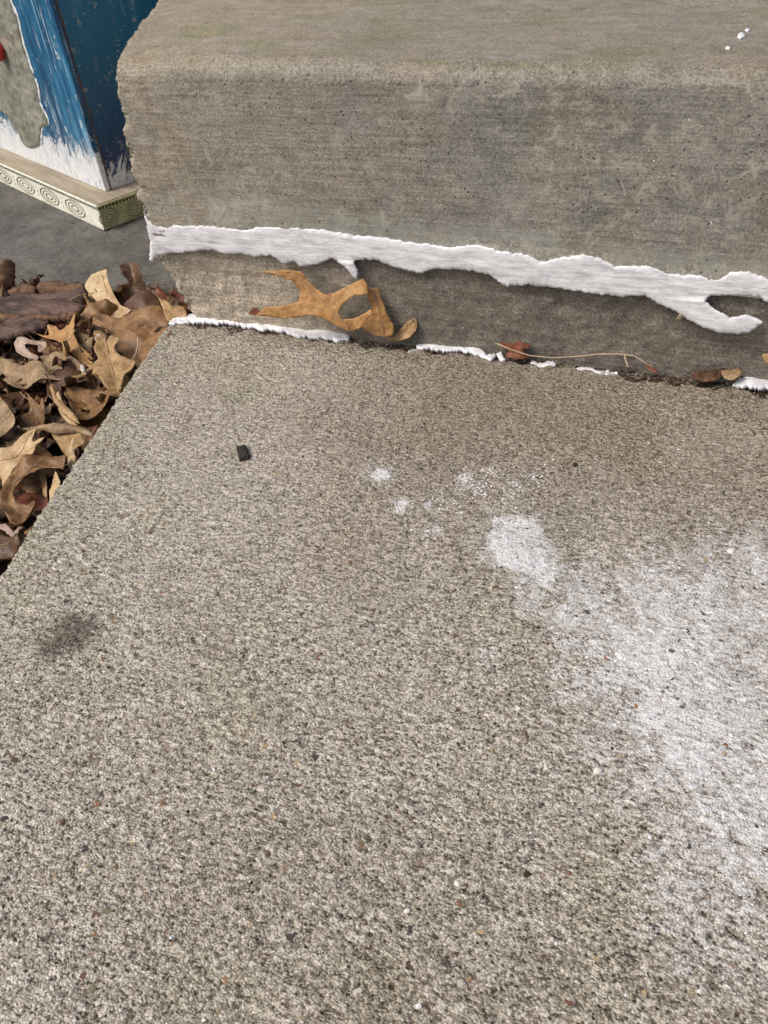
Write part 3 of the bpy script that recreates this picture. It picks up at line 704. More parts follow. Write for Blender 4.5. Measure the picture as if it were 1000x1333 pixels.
# nearest the step
hero(Z2([(425,205),(465,155),(500,140),(540,122),(548,160),(560,200),(585,265),(610,300),(670,335),(600,370),(580,375),(530,330),(470,265)]), zL(-.035), 'pale', 'pale tan torn leaf lobe standing upright behind the leaf pile', n=(-.1, -.55, .8), wav=.002, seed=1, veins=[Z2([(515,150),(530,230),(600,330)])], curl=lambda a, b, d: -.003 * (1 - math.exp(-d / 7)))
hero(Z2([(793,258),(840,280),(860,302),(920,305),(938,352),(900,380),(835,372),(820,320)]), zL(.012), 'tan', 'small tan leaf tip poking up at the back left corner of the slab', n=(.1, -.3, .9), wav=.001, seed=2, veins=[Z2([(800,265),(850,320),(890,350)])], cup=.001)
hero(Z2([(455,370),(500,350),(560,355),(600,365),(680,335),(740,325),(800,300),(828,340),(832,400),(800,450),(750,515),(690,600),(640,560),(590,550),(610,480),(560,450),(500,420)]), zL(-.035), 'brown', 'brown leaf folded over itself between the upright pale lobe and the slab edge', n=(-.25, -.25, .9), wav=.004, seed=3, veins=[Z2([(470,375),(600,430),(720,480)]), Z2([(600,430),(760,350)]), Z2([(660,455),(740,420)])], curl=lambda a, b, d: .006 * math.sin(a * .10 + b * .05))
hero(Z2([(470,430),(510,425),(530,470),(560,455),(605,470),(575,500),(580,535),(610,560),(650,575),(685,590),(655,635),(625,660),(600,730),(570,745),(520,700),(490,655),(450,660),(400,690),(345,680),(400,640),(460,590),(490,555),(470,510),(480,470)]), zL(-.012), 'tan', 'large tan oak leaf with a dark midrib resting against the slab edge', n=(.15, -.15, .95), wav=.002, seed=4, veins=[Z2([(520,435),(545,560),(585,690)]), Z2([(545,560),(640,590)]), Z2([(545,570),(400,670)]), Z2([(535,520),(590,480)])], curl=lambda a, b, d: -.002 * (1 - math.exp(-d / 8)))
hero(Z2([(165,428),(240,440),(232,390),(260,388),(300,420),(325,415),(355,390),(378,345),(382,390),(378,440),(400,500),(450,540),(465,575),(440,598),(400,575),(360,540),(310,490),(240,465)]), zL(-.03), 'ochre', 'yellow ochre oak leaf with long thin pointed lobes below the bark plate', n=(0, -.35, .9), wav=.002, seed=5, veins=[Z2([(440,585),(360,490),(320,440),(245,395)]), Z2([(345,470),(375,360)]), Z2([(330,460),(180,432)])])
hero(Z2([(75,490),(110,465),(170,475),(230,480),(252,520),(215,548),(190,500),(140,510),(160,545),(210,570),(200,590),(130,565),(90,540)]), zL(-.035), 'pink', 'pinkish grey leaf curled into a hook below the bark plate', n=(0, -.4, .9), wav=.003, seed=6, curl=lambda a, b, d: .004 * math.exp(-d / 4))
hero(Z2([(-120,560),(0,570),(60,580),(110,600),(170,585),(215,590),(240,640),(320,665),(240,690),(200,705),(120,712),(60,700),(0,665),(-120,640)]), zL(-.04), 'grey', 'broad greyish tan leaf lying flat under the pinkish curled leaf', n=(-.05, -.2, .95), wav=.003, seed=7, veins=[Z2([(-80,620),(60,640),(240,665)]), Z2([(60,640),(110,605)]), Z2([(100,645),(160,700)])])
hero(Z2([(200,560),(260,530),(330,540),(390,580),(425,612),(380,645),(340,655),(300,625),(240,610)]), zL(-.05), 'grey', 'greyish brown rounded leaf between the hooked leaf and the large tan oak leaf', n=(.1, -.3, .9), wav=.003, seed=8, veins=[Z2([(225,570),(310,590),(400,625)])], cup=-.002)
hero(Z2([(340,700),(370,680),(430,690),(455,660),(490,690),(520,740),(575,760),(540,880),(460,930),(380,900),(350,800),(330,750)]), zL(-.045), 'brown', 'brown cupped leaf directly below the large tan oak leaf', n=(.1, .1, .95), wav=.004, seed=9, veins=[Z2([(350,720),(440,790),(500,860)]), Z2([(400,760),(450,680)])], curl=lambda a, b, d: .005 * math.exp(-d / 5))
hero(Z2([(590,90),(650,75),(700,90),(715,150),(740,230),(700,275),(640,285),(600,300),(575,250),(590,200),(640,180),(610,140)]), zL(-.05), 'dark', 'dark brown folded leaf leaning on the step corner in the shade', n=(.3, -.8, .6), wav=.004, seed=10, veins=[Z2([(650,90),(670,180),(620,280)])])
hero(Z2([(620,290),(720,250),(790,262),(808,300),(700,340),(640,330)]), zL(-.055), 'dark', 'flat dark leaf lying under the folded leaf by the step corner', n=(0, -.2, .95), wav=.003, seed=11)
hero(Z2([(655,470),(700,380),(760,350),(800,330),(835,345),(838,400),(790,470),(740,520),(690,560)]), zL(-.022), 'brown', 'brown leaf flap with pale ribs tucked under the back corner of the slab', n=(-.45, -.1, .85), wav=.002, seed=12, veins=[Z2([(690,520),(770,400)]), Z2([(720,520),(800,400)])], curl=lambda a, b, d: -.003 * math.exp(-d / 5))
# nearer part of the pile
hero(Z3([(-90,310),(0,290),(60,285),(130,240),(160,180),(190,158),(212,170),(205,260),(250,255),(290,248),(240,290),(220,340),(160,380),(110,430),(75,500),(55,560),(45,610),(25,540),(0,450),(-90,430)]), zL(-.008), 'spotted', 'pale spotted oak leaf with pointed lobes at the left edge of the pile', n=(-.1, -.25, .95), wav=.0025, seed=13, veins=[Z3([(-80,390),(60,360),(140,290),(190,180)]), Z3([(110,320),(270,260)]), Z3([(30,370),(50,580)])])
hero(Z3([(-80,630),(40,620),(60,560),(80,500),(120,430),(190,380),(250,350),(330,345),(390,340),(395,400),(390,435),(330,430),(280,445),(200,500),(130,560),(115,600),(130,640),(180,645),(235,635),(215,700),(190,740),(150,770),(90,765),(60,700),(0,690),(-80,700)]), zL(-.018), 'brown', 'large brown leaf arching round a dark hollow beside the slab', n=(-.1, -.15, .95), wav=.003, seed=14, veins=[Z3([(380,385),(240,400),(110,500),(80,640)])], curl=lambda a, b, d: .006 * (math.exp(-d / 6) - .5))
hero(Z3([(130,170),(170,160),(250,148),(330,138),(430,150),(500,165),(555,205),(555,225),(500,215),(450,198),(380,203),(330,208),(250,182),(180,190)]), zL(-.010), 'grey', 'narrow greyish leaf edge curling across the pile like a strap', n=(0, -.5, .85), wav=.001, seed=15, curl=lambda a, b, d: .003 * (1 - math.exp(-d / 2.5)))
hero(Z3([(325,200),(400,198),(485,203),(515,260),(475,325),(435,370),(390,310),(350,255)]), zL(-.03), 'tan', 'tan leaf face hanging below the strap-like leaf edge', n=(-.2, -.4, .85), wav=.003, seed=16, veins=[Z3([(350,215),(420,270),(440,350)])], cup=.002)
hero(Z3([(425,220),(432,300),(442,370),(412,432),(393,400),(390,300),(410,270)]), zL(-.004), 'pale', 'pale pointed leaf spike standing against the slab edge', n=(-.3, -.7, .6), wav=.001, seed=17, cell=2, curl=lambda a, b, d: .0015 * (1 - math.exp(-d / 2)))
hero(Z3([(495,165),(580,150),(565,200),(535,250),(510,215)]), zL(-.012), 'rust', 'small reddish leaf tip at the end of the strap-like leaf', n=(-.3, -.2, .9), wav=.002, seed=18, cell=2)
hero(Z3([(-90,10),(0,20),(50,40),(100,80),(130,140),(120,200),(60,270),(0,288),(-90,290)]), zL(-.03), 'grey', 'greyish brown leaf rolled at its rim above the pale spotted leaf', n=(-.2, -.3, .9), wav=.003, seed=19, veins=[Z3([(-60,200),(40,160),(110,110)])], curl=lambda a, b, d: .006 * math.exp(-d / 5))
hero(Z3([(165,-30),(178,60),(128,110),(160,150),(250,158),(268,90),(265,0),(240,35),(200,5)]), zL(-.035), 'brown', 'brown leaf lobe pointing away from the camera above the strap-like leaf', n=(0, -.3, .9), wav=.003, seed=20, veins=[Z3([(200,20),(215,145)])], cup=.002)
hero(Z3([(320,-90),(345,-10),(390,35),(440,85),(478,145),(425,128),(370,85),(330,20),(300,-70)]), zL(-.012), 'tan', 'long narrow tan leaf blade standing on edge in the middle of the pile', n=(-.5, -.4, .7), wav=.001, seed=21, cell=2, curl=lambda a, b, d: .003 * (1 - math.exp(-d / 2.5)))
hero(Z3([(385,-40),(470,-60),(600,-50),(690,-10),(605,90),(545,135),(470,140),(445,70),(415,20)]), zL(-.035), 'brown', 'wide warm brown leaf pressed against the slab edge beside the narrow blade', n=(-.15, -.1, .95), wav=.003, seed=22, veins=[Z3([(400,0),(500,60),(560,110)]), Z3([(480,45),(600,-20)])], cup=.003)
hero(Z3([(300,565),(318,480),(340,430),(357,490),(335,540),(303,605)]), zL(-.012), 'pale', 'tiny cream leaf shard by the dark hollow at the slab edge', n=(-.4, -.4, .7), wav=.001, seed=23, cell=2)
hero(Z3([(110,600),(170,555),(275,570),(270,625),(215,665),(140,665)]), zL(-.05), 'rust', 'reddish brown leaf inside the hollow of the large arching leaf', n=(-.2, -.2, .9), wav=.003, seed=24)
hero(Z3([(225,440),(260,440),(275,500),(270,580),(250,560),(240,500)]), zL(-.025), 'tan', 'thin tan leaf sliver hanging across the dark hollow', n=(-.4, -.5, .7), wav=.001, seed=25, cell=2)
hero(Z3([(-60,750),(0,760),(50,745),(100,790),(145,765),(130,800),(98,838),(70,805),(30,785),(-60,790)]), zL(-.012), 'pink', 'crinkled pale grey leaf scrap near the front of the pile', n=(-.1, -.4, .9), wav=.004, seed=26, cell=2, jag=.9)
hero(Z3([(-90,790),(0,800),(60,830),(110,850),(150,835),(150,880),(80,930),(0,960),(-90,980)]), zL(-.02), 'dark', 'dark brown leaf at the front of the pile under the crinkled scrap', n=(-.1, -.2, .9), wav=.004, seed=27, veins=[Z3([(-60,900),(120,860)])])
hero(Z3([(170,740),(215,690),(240,640),(262,650),(235,720),(190,785),(150,800),(130,775)]), zL(-.028), 'tan', 'tan leaf corner wedged between the arching leaf and the slab', n=(-.3, -.1, .9), wav=.002, seed=28)
hero(Z2([(230,680),(330,655),(360,680),(330,720),(300,790),(250,770),(240,720)]), zL(-.048), 'dark', 'dark leaf in the gap left of the brown cupped leaf', n=(.1, -.2, .9), wav=.004, seed=29)
hero(Z2([(-60,740),(0,760),(40,800),(100,850),(60,900),(0,880),(-60,860)]), zL(-.03), 'tan', 'tan leaf with a thin pale rim above the rolled leaf at the left edge', n=(-.1, -.3, .9), wav=.003, seed=30, curl=lambda a, b, d: .004 * math.exp(-d / 3))
hero(Z2([(285,740),(300,730),(320,790),(350,830),(385,900),(345,900),(300,840)]), zL(-.02), 'pale', 'pale slender curled leaf blade left of the brown cupped leaf', n=(-.4, -.4, .8), wav=.001, seed=31, cell=2, curl=lambda a, b, d: .003 * (1 - math.exp(-d / 2.5)))
# leaves on the step
tp = (0, -.004, .2 * U); tn = (0, -.92, .34)
hero(Z4([(390,210),(430,206),(480,204),(530,209),(547,235),(577,265),(612,284),(640,277),(680,256),(730,232),(744,250),(748,285),(705,286),(668,310),(652,342),(665,363),(700,362),(738,345),(757,330),(765,345),(742,372),(720,397),(690,404),(650,387),(610,362),(560,351),(480,363),(420,356),(380,352),(410,326),(470,321),(520,306),(526,270),(500,240),(470,228),(430,218)]),
     0, 'ochre', 'golden ochre oak leaf with five lobes leaning on the band below the white sealant', n=tn, p0=tp, wav=.0010, seed=32, cell=2.2, jag=.2,
     veins=[Z4([(690,395),(630,335),(560,265),(520,225),(420,212)]), Z4([(600,300),(735,245)]), Z4([(610,320),(480,340),(395,350)]), Z4([(575,285),(600,292),(700,270)]), Z4([(540,245),(560,300)]), Z4([(660,370),(735,350)]), Z4([(590,320),(560,345)]), Z4([(640,300),(700,262)])])
hero(Z4([(750,266),(780,264),(792,300),(810,345),(830,385),(826,418),(780,420),(740,402),(722,382),(762,350),(748,300)]), 0, 'ochre', 'narrow orange tan leaf piece standing just right of the golden oak leaf', n=(.2, -.9, .35), p0=(0.62 * U, -.008, .08 * U), wav=.0015, seed=33, cell=2.2, veins=[Z4([(765,270),(785,350),(800,415)])], cup=.0015)
hero(Z4([(790,414),(830,424),(852,408),(872,384),(902,362),(912,376),(909,402),(880,427),(850,436),(815,432)]), 0, 'tan', 'curled brown leaf tip on the slab edge at the right end of the leaf group', n=(-.2, -.7, .6), p0=(.70 * U, -.004, .03 * U), wav=.001, seed=34, cell=2, curl=lambda a, b, d: .003 * math.exp(-d / 3))
hero(Z4([(362,345),(375,325),(392,328),(398,345),(380,352)]), 0, 'rust', 'small dark red leaf crumb at the left end of the golden oak leaf', n=tn, p0=(0, -.012, .1 * U), wav=.001, seed=35, cell=1.6, rib=False)
hero(Z5([(300,330),(322,318),(345,322),(362,335),(380,340),(378,352),(360,358),(378,372),(345,378),(318,372),(325,355),(302,345)]), 0, 'rust', 'crumpled dark red leaf lying in the joint in the middle of the step', n=(0, -.5, .8), p0=(.6 * U, -.006, .012 * U), wav=.003, seed=36, cell=1.8, veins=[Z5([(285,335),(330,355),(365,370)])], jag=.7)
hero(Z5([(795,425),(815,410),(850,405),(885,402),(890,412),(870,428),(840,436),(800,432)]), 0, 'dark', 'dark brown leaf lying flat in the joint near the right end', n=(0, -.4, .9), p0=(1.2 * U, -.006, .004 * U), wav=.002, seed=37, cell=2, jag=.6)
hero(Z5([(878,410),(900,401),(922,400),(934,408),(925,424),(905,434),(885,428)]), 0, 'grey', 'greyish scrap of curled leaf beside the white sealant chunk at the right end', n=(0, -.5, .8), p0=(1.3 * U, -.006, .01 * U), wav=.002, seed=38, cell=1.8)
hero(Z5([(680,388),(690,383),(706,398),(714,408),(700,408),(686,400)]), 0, 'rust', 'tiny red leaf bit at the end of the straw stem', n=(0, -.5, .8), p0=(1.0 * U, -.006, .01 * U), wav=.0005, seed=39, cell=1.5, rib=False)
hero([(992, 462), (1000, 460), (1030, 462), (1030, 478), (1002, 474), (995, 468)], 0, 'tan', 'tan leaf point at the far right against the step band', n=(0, -.9, .3), p0=(1.4 * U, -.003, .1 * U), wav=.0005, seed=40, cell=2)
# straw stem lying along the joint
sp = [(647, 447), (668, 456), (690, 463), (720, 466), (750, 464), (780, 461), (805, 461), (825, 463), (840, 472), (850, 478)]
pts = [on_plane(a, b, (0, -.007, .012), (0, -.6, .8)) for a, b in sp]; c = np.mean(pts, 0)
m = MB(); m.tube([p - c for p in pts], [.0005] * 4 + [.0006] * 4 + [.0004] * 2, 6)
o = m.build('straw_stem', M_straw, None, True); o.location = c; tag(o, 'pale thin straw stem lying along the joint right of the crumpled red leaf', 'stem')
m = MB(); m.tube([on_plane(a, b, (0, -.006, .012), (0, -.6, .8)) - c for a, b in [(813, 463), (815, 470), (818, 478)]], .0007, 6); m.build('side_twig', M_straw, o, True)
pts = [ony(a, b, -.004) for a, b in [(880, 417), (884, 411), (889, 407)]]; c = pts[0]
m = MB(); m.tube([p - c for p in pts], [.0004, .0006, .0004], 6); m.tube([ony(a, b, -.004) - c for a, b in [(882, 416), (887, 412)]], .0004, 6)
o = m.build('grass_bit', M_straw, None, True); o.location = c; tag(o, 'tiny straw bit stuck under the white sealant tongue', 'stem')
pts = [onz(a, b, zL(-.003)) for a, b in Z2([(660, 577), (685, 545), (697, 515), (699, 490)])]; pts = [p + np.array([0, 0, .002 * i]) for i, p in enumerate(pts)]; c = pts[0]
m = MB(); m.tube([p - c for p in pts], [.0005, .0006, .0006, .0008], 6); o = m.build('leaf_stalk', M_straw, None, True); o.location = c
tag(o, 'short pale leaf stalk standing beside the large tan oak leaf', 'stem')

# ---- generic oak leaves fill the pile
def oak_outline(r):
    """pointed-lobe oak leaf, stalk at the origin, tip at (1, 0); returns outline and vein lines"""
    n = 3; top = []; veins = [[(0, 0), (.5, r.uniform(-.02, .02)), (1, 0)]]
    side = {}
    for s in (1, -1):
        L = [(0.0, .006 * s), (.10, .03 * s)]
        for i in range(n):
            x = .20 + i * .22 + r.uniform(-.02, .02); w_ = (.30, .40, .27)[i] * r.uniform(.85, 1.12); fw = .14
            tx = x + fw; ty = w_
            L += [(x + .00, (.10 + .03 * i) * s), (tx - .06, ty * .72 * s), (tx + .075, (ty + .12) * s), (tx + .03, ty * .74 * s), (tx + .085, ty * .50 * s), (tx + .03, .085 * s)]
            veins.append([(x - .08, 0), (tx + .04, ty * s)])
        L += [(.88, .10 * s)]
        side[s] = L
    out = side[1] + [(1.03, 0)] + side[-1][::-1]
    return [np.array(p) for p in out], veins
mesh_bank = []
for k in range(12):
    r = random.Random(100 + k); o2, vs = oak_outline(r)
    out = densify([(p[0] * 100, p[1] * 100) for p in o2], 3.5, .4, True, k, False)
    v, f, dist = sheet2d(out, 5.5, k); v = v / 100.
    kx = r.uniform(-2.4, 2.4); ky = r.uniform(-3.0, 3.0); tw = r.uniform(-.8, .8); fold = r.uniform(-.15, .55)
    x, y = v[:, 0] - .5, v[:, 1]
    ve = np.zeros(len(v))
    for q, ln in enumerate(vs): ve = np.maximum(ve, np.exp(-(seg_dist(v, ln) / .012) ** 2) * (1 if q == 0 else .6))
    # roll about a slanted axis, then fold on the midrib
    def roll(a, kk): return (np.sin(a * kk) / kk, (1 - np.cos(a * kk)) / kk)
    X1, Z1 = roll(x, kx); Y1, Z2_ = roll(y, ky)
    Z = Z1 + Z2_ + abs(y) * fold + tw * x * y + .045 * samp(F_big, v[:, 0] * .3 + k * .07, v[:, 1] * .2, .3)
    W = np.stack([X1, Y1, Z], -1) * (.085 + .02 * r.random())
    # normals
    nn = np.zeros_like(W); fn = np.cross(W[f[:, 1]] - W[f[:, 0]], W[f[:, 2]] - W[f[:, 0]])
    for q in range(3): np.add.at(nn, f[:, q], fn)
    nn /= np.linalg.norm(nn, axis=1)[:, None] + 1e-12
    if nn[:, 2].mean() < 0: f = f[:, ::-1]; nn = -nn
    V3, F3, A3 = close_sheet(W, nn, f, .00025, dict(vein=ve))
    V3 -= [0, 0, V3[:, 2].mean()]
    ridge = np.argsort(np.abs(v[:, 1]) + 10 * (np.abs(v[:, 1]) > .03)); mids = [i for i in ridge if abs(v[i, 1]) < .03]; mids.sort(key=lambda i: v[i, 0])
    st_ = W[mids[0]]; 
    m = MB(); d0 = W[mids[1]] - W[mids[0]]; d0 /= np.linalg.norm(d0) + 1e-9
    zoff = W[:, 2].mean() * 0
    base = V3[mids[0]]; m.tube([base + d0 * .004, base - d0 * .008, base - d0 * .018 + np.array([0, 0, .002])], [.0005, .0006, .0009], 5)
    sm = bpy.data.meshes.new('leaf_stalk'); sm.from_pydata(m.v, [], m.f); sm.materials.append(M_stalk); sm.update()
    mesh_bank.append((np_mesh('oak_leaf', V3, F3, True, A3), sm))
G1 = 'oak leaves filling the pile left of the slab'
cols = ['tan', 'dark', 'brown', 'dark', 'brown', 'dark', 'grey', 'rust']  # leaf colours weighted dark to imitate shade in the gaps of the pile
cnt = 0; r = random.Random(5)
bank2 = {}
while cnt < 175:
    x = r.uniform(-.42, .16); y = r.uniform(-.62, .13)
    q = edgeA[1] + (x - edgeA[0]) * (edgeB[1] - edgeA[1]) / (edgeB[0] - edgeA[0])
    if y > q - .028: continue
    lim_x = (slab_left(np.array([y]))[0] if y < 0 else .02) - .022
    if x > lim_x: continue
    k = r.randrange(12); cn = cols[r.randrange(8)]
    dd_ = RM.T @ (np.array([x, y, -.03]) - CAM); pxx = 500 + dd_[0] / -dd_[2] * 1000; pyy = 666.5 - dd_[1] / -dd_[2] * 1000
    if pxx < -240 or pyy > 900: r.random(); continue
    z = -.024 - .020 * r.random() if y < q - .06 else -.030 - .010 * r.random()
    if (k, cn) not in bank2:
        me = mesh_bank[k][0].copy(); me.materials.clear(); me.materials.append(LM[cn]); bank2[(k, cn)] = me
    o = bpy.data.objects.new('oak_leaf', bank2[(k, cn)]); COL.objects.link(o)
    s = r.uniform(.6, .95); o.scale = (s, s, s)
    o.location = (x, y, z); o.rotation_euler = (r.gauss(0, .35) + (math.pi if r.random() < .4 else 0), r.gauss(0, .35), r.uniform(0, 6.28))
    zone = 'near the bark plates' if y > q - .10 else ('beside the slab edge' if x > lim_x - .05 else ('at the far left of the pile' if x < -.12 else 'in the middle of the pile'))
    tag(o, {'tan': 'light tan', 'grey': 'greyish tan', 'brown': 'mid brown', 'dark': 'dark brown', 'rust': 'reddish brown'}[cn] + ' oak leaf half buried ' + zone, 'leaf', G1)
    s_ = bpy.data.objects.new('leaf_stalk', mesh_bank[k][1]); COL.objects.link(s_); s_.parent = o
    cnt += 1

# ---- bark pieces behind the pile
def lump(poly, z, h, mat, label, n=(0, -.1, 1), seed=0, cat='bark', name='bark_piece', cell=2.6, rough=.0008, child=None, curve=True):
    c2 = np.mean(np.array(poly), 0); P = onz(c2[0], c2[1], z)
    out = densify(poly, 2.2, .8 if curve else .25, True, seed, curve); v, f, dist = sheet2d(out, cell, seed)
    nn = np.array(n, float); nn /= np.linalg.norm(nn); W = np.array([on_plane(a, b, P, nn) for a, b in v])
    if (np.cross(W[f[:, 1]] - W[f[:, 0]], W[f[:, 2]] - W[f[:, 0]]) @ nn).sum() < 0: f = f[:, ::-1]
    off = h * (1 - np.exp(-dist / 3.5)) + rough * samp(F_mid, W[:, 0] * .4, W[:, 1], .6) + rough * .3 * samp(F_pit, W[:, 0] * .4, W[:, 1], .5)
    V3, F3, A3 = close_sheet(W + nn * off[:, None], np.tile(nn, (len(v), 1)), f, off + .006, dict(vein=np.zeros(len(v))))
    c = V3.mean(0); o = link(name, np_mesh(name, V3 - c, F3, True, A3), mat, None, tuple(c)); return tag(o, label, cat), c
b1, c1 = lump(Z2([(-120,300),(0,268),(80,240),(200,232),(300,222),(420,215),(440,250),(385,290),(425,302),(380,332),(250,352),(100,352),(0,345),(-120,350)]), zL(-.05), .004, M_bark, 'large flat dark bark plate lying along the back of the leaf pile', seed=51)
m, cc = lump(Z2([(185,215),(200,180),(250,170),(300,185),(360,195),(418,190),(430,215),(380,240),(300,228),(230,235)]), zL(-.045), .004, M_barkrust, None, seed=52); m.name = 'bark_rind'
for k in ('label', 'category'):
    if k in m: del m[k]
m.parent = b1; m.location = tuple(np.array(cc) - c1); m['label'] = 'rusty rind along the upper edge of the bark plate'
lump(Z2([(-120,95),(0,85),(30,62),(55,75),(62,130),(50,190),(20,215),(-120,235)]), zL(-.03), .010, M_barkrust, 'rounded rusty brown bark chunk at the left edge behind the leaves', n=(0, -.6, .8), seed=53, rough=.0012)
lump(Z2([(40,225),(90,200),(150,190),(185,215),(170,232),(80,238)]), zL(-.05), .004, M_barkrust, 'small rusty bark strip between the round chunk and the flat bark plate', seed=54)
lump(Z2([(-120,370),(0,375),(60,362),(150,358),(240,372),(235,395),(160,425),(90,445),(20,465),(-120,460)]), zL(-.045), .004, M_bark, 'second dark bark plate below the large flat one', seed=55)
lump(Z2([(-60,345),(0,325),(120,350),(250,345),(380,325),(385,345),(260,368),(100,368),(0,372),(-60,380)]), zL(-.04), .003, M_barkrust, 'long thin brown bark sliver between the two bark plates', seed=56, rough=.001)
lump(Z2([(470,432),(490,422),(518,430),(528,455),(515,485),(490,492),(474,470)]), zL(.0), .006, M_pebble, 'small off white lump on top of the large tan oak leaf', n=(0, -.5, .9), seed=57, cat='pebble', name='pebble', cell=2, rough=.0006)
lump(Z2([(410,592),(422,600),(427,618),(415,630),(408,612)]), zL(-.012), .002, M_pebble, 'tiny pale grit crumb at the left lobe of the large tan oak leaf', seed=58, cat='pebble', name='pebble', cell=1.5, rough=.0003)

# ---- odds and ends on the slab
o, c = lump([(307, 581), (320, 579), (325, 594), (312, 597)], .0018, .0016, M_chip, 'small square dark wood chip alone on the slab left of the white dust', n=(0, 0, 1), seed=60, cat='wood chip', name='wood_chip', cell=2, rough=.0002, curve=False)
for q, (px, py, s, lab) in enumerate([(748, 605, 3.2, 'tiny round dark crumb on the slab above the big dust patch'), (369, 967, 3, 'tiny dark crumb on the lower middle of the slab'), (686, 1137, 4.5, 'black crumb on the slab below the fringe of the dust')]):
    lump([(px + s * math.cos(a) * rnd.uniform(.7, 1.2), py + s * .8 * math.sin(a) * rnd.uniform(.7, 1.2)) for a in np.linspace(0, 6.28, 8)[:-1]], .0006, .001, M_chip, lab, n=(0, 0, 1), seed=61 + q, cat='crumb', name='dirt_crumb', cell=1.4, rough=.0002)
for q, (px, py, s, lab) in enumerate([(952, 716, 4.5, 'white stone chip at the upper edge of the dust cloud'), (596, 1149, 5, 'cream stone chip on the lower slab left of the black crumb'), (530, 1187, 6, 'pale flat stone chip low on the slab near the middle'), (545, 1309, 6, 'white stone chip at the bottom of the slab'), (779, 1002, 6.5, 'pale round stone chip at the left fringe of the dust cloud')]):
    lump([(px + s * math.cos(a) * rnd.uniform(.7, 1.2), py + s * .7 * math.sin(a) * rnd.uniform(.7, 1.2)) for a in np.linspace(0, 6.28, 9)[:-1]], .0010, .0009, M_white, lab, n=(0, 0, 1), seed=71 + q, cat='stone chip', name='stone_chip', cell=1.5, rough=.0002)

# ================================================================== PAINTED BOX
c0 = onz(136.5, 300, ZG); cl = onz(0, 236, ZG)
e1 = (cl - c0)[:2]; L1 = np.linalg.norm(e1); e1 /= L1; e2 = np.array([e1[1], -e1[0]])
ang = math.atan2(e2[1], e2[0])
bx = bpy.data.objects.new('painted_box', None); COL.objects.link(bx); bx.location = tuple(c0); bx.rotation_euler = (0, 0, ang)
tag(bx, 'tall blue and white painted box with embossed cream trim behind the left step corner', 'box')
def tl(p): p = np.asarray(p) - c0; return np.array([p[0] * e2[0] + p[1] * e2[1], p[0] * e1[0] + p[1] * e1[1], p[2]])
def on_box(px, py, axis, v):     # axis 0: plane local x=v ; axis 1: plane local y=v
    nn = np.array([*(e2 if axis == 0 else e1), 0]); p0 = c0 + nn * v
    return tl(on_plane(px, py, p0, nn))
# trim height from the vertical edge at the corner
D = ray(130, 268); t_ = np.linalg.norm((c0 - CAM)[:2]) / np.linalg.norm(D[:2]); HT = float((CAM + D * t_ - c0)[2])
pin = tl(onz(127, 252, ZG + HT)); INS = float(max(.006, (pin[0] + pin[1]) / 2))
print('box', ang, L1, 'HT', HT, 'inset', pin)
LY, LX, HB = L1 * 1.7, L1 * .9, .62
M_trimw = mat_plain('cream enamel trim', (.70, .72, .58), (.86, .87, .78), 90, .45, .3)
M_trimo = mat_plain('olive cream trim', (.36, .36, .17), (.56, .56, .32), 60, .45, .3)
M_wood = mat_plain('greyed base board', (.24, .205, .15), (.40, .35, .26), 60, .75, .8, (1, .15, 1))
M_seam = mat_plain('bare dark wood', (.05, .03, .02), (.17, .11, .08), 90, .8, .8, (1, 1, .2))
M_hole = mat_plain('dark recess', (.03, .028, .02), (.06, .055, .035), 60, .8, .2)
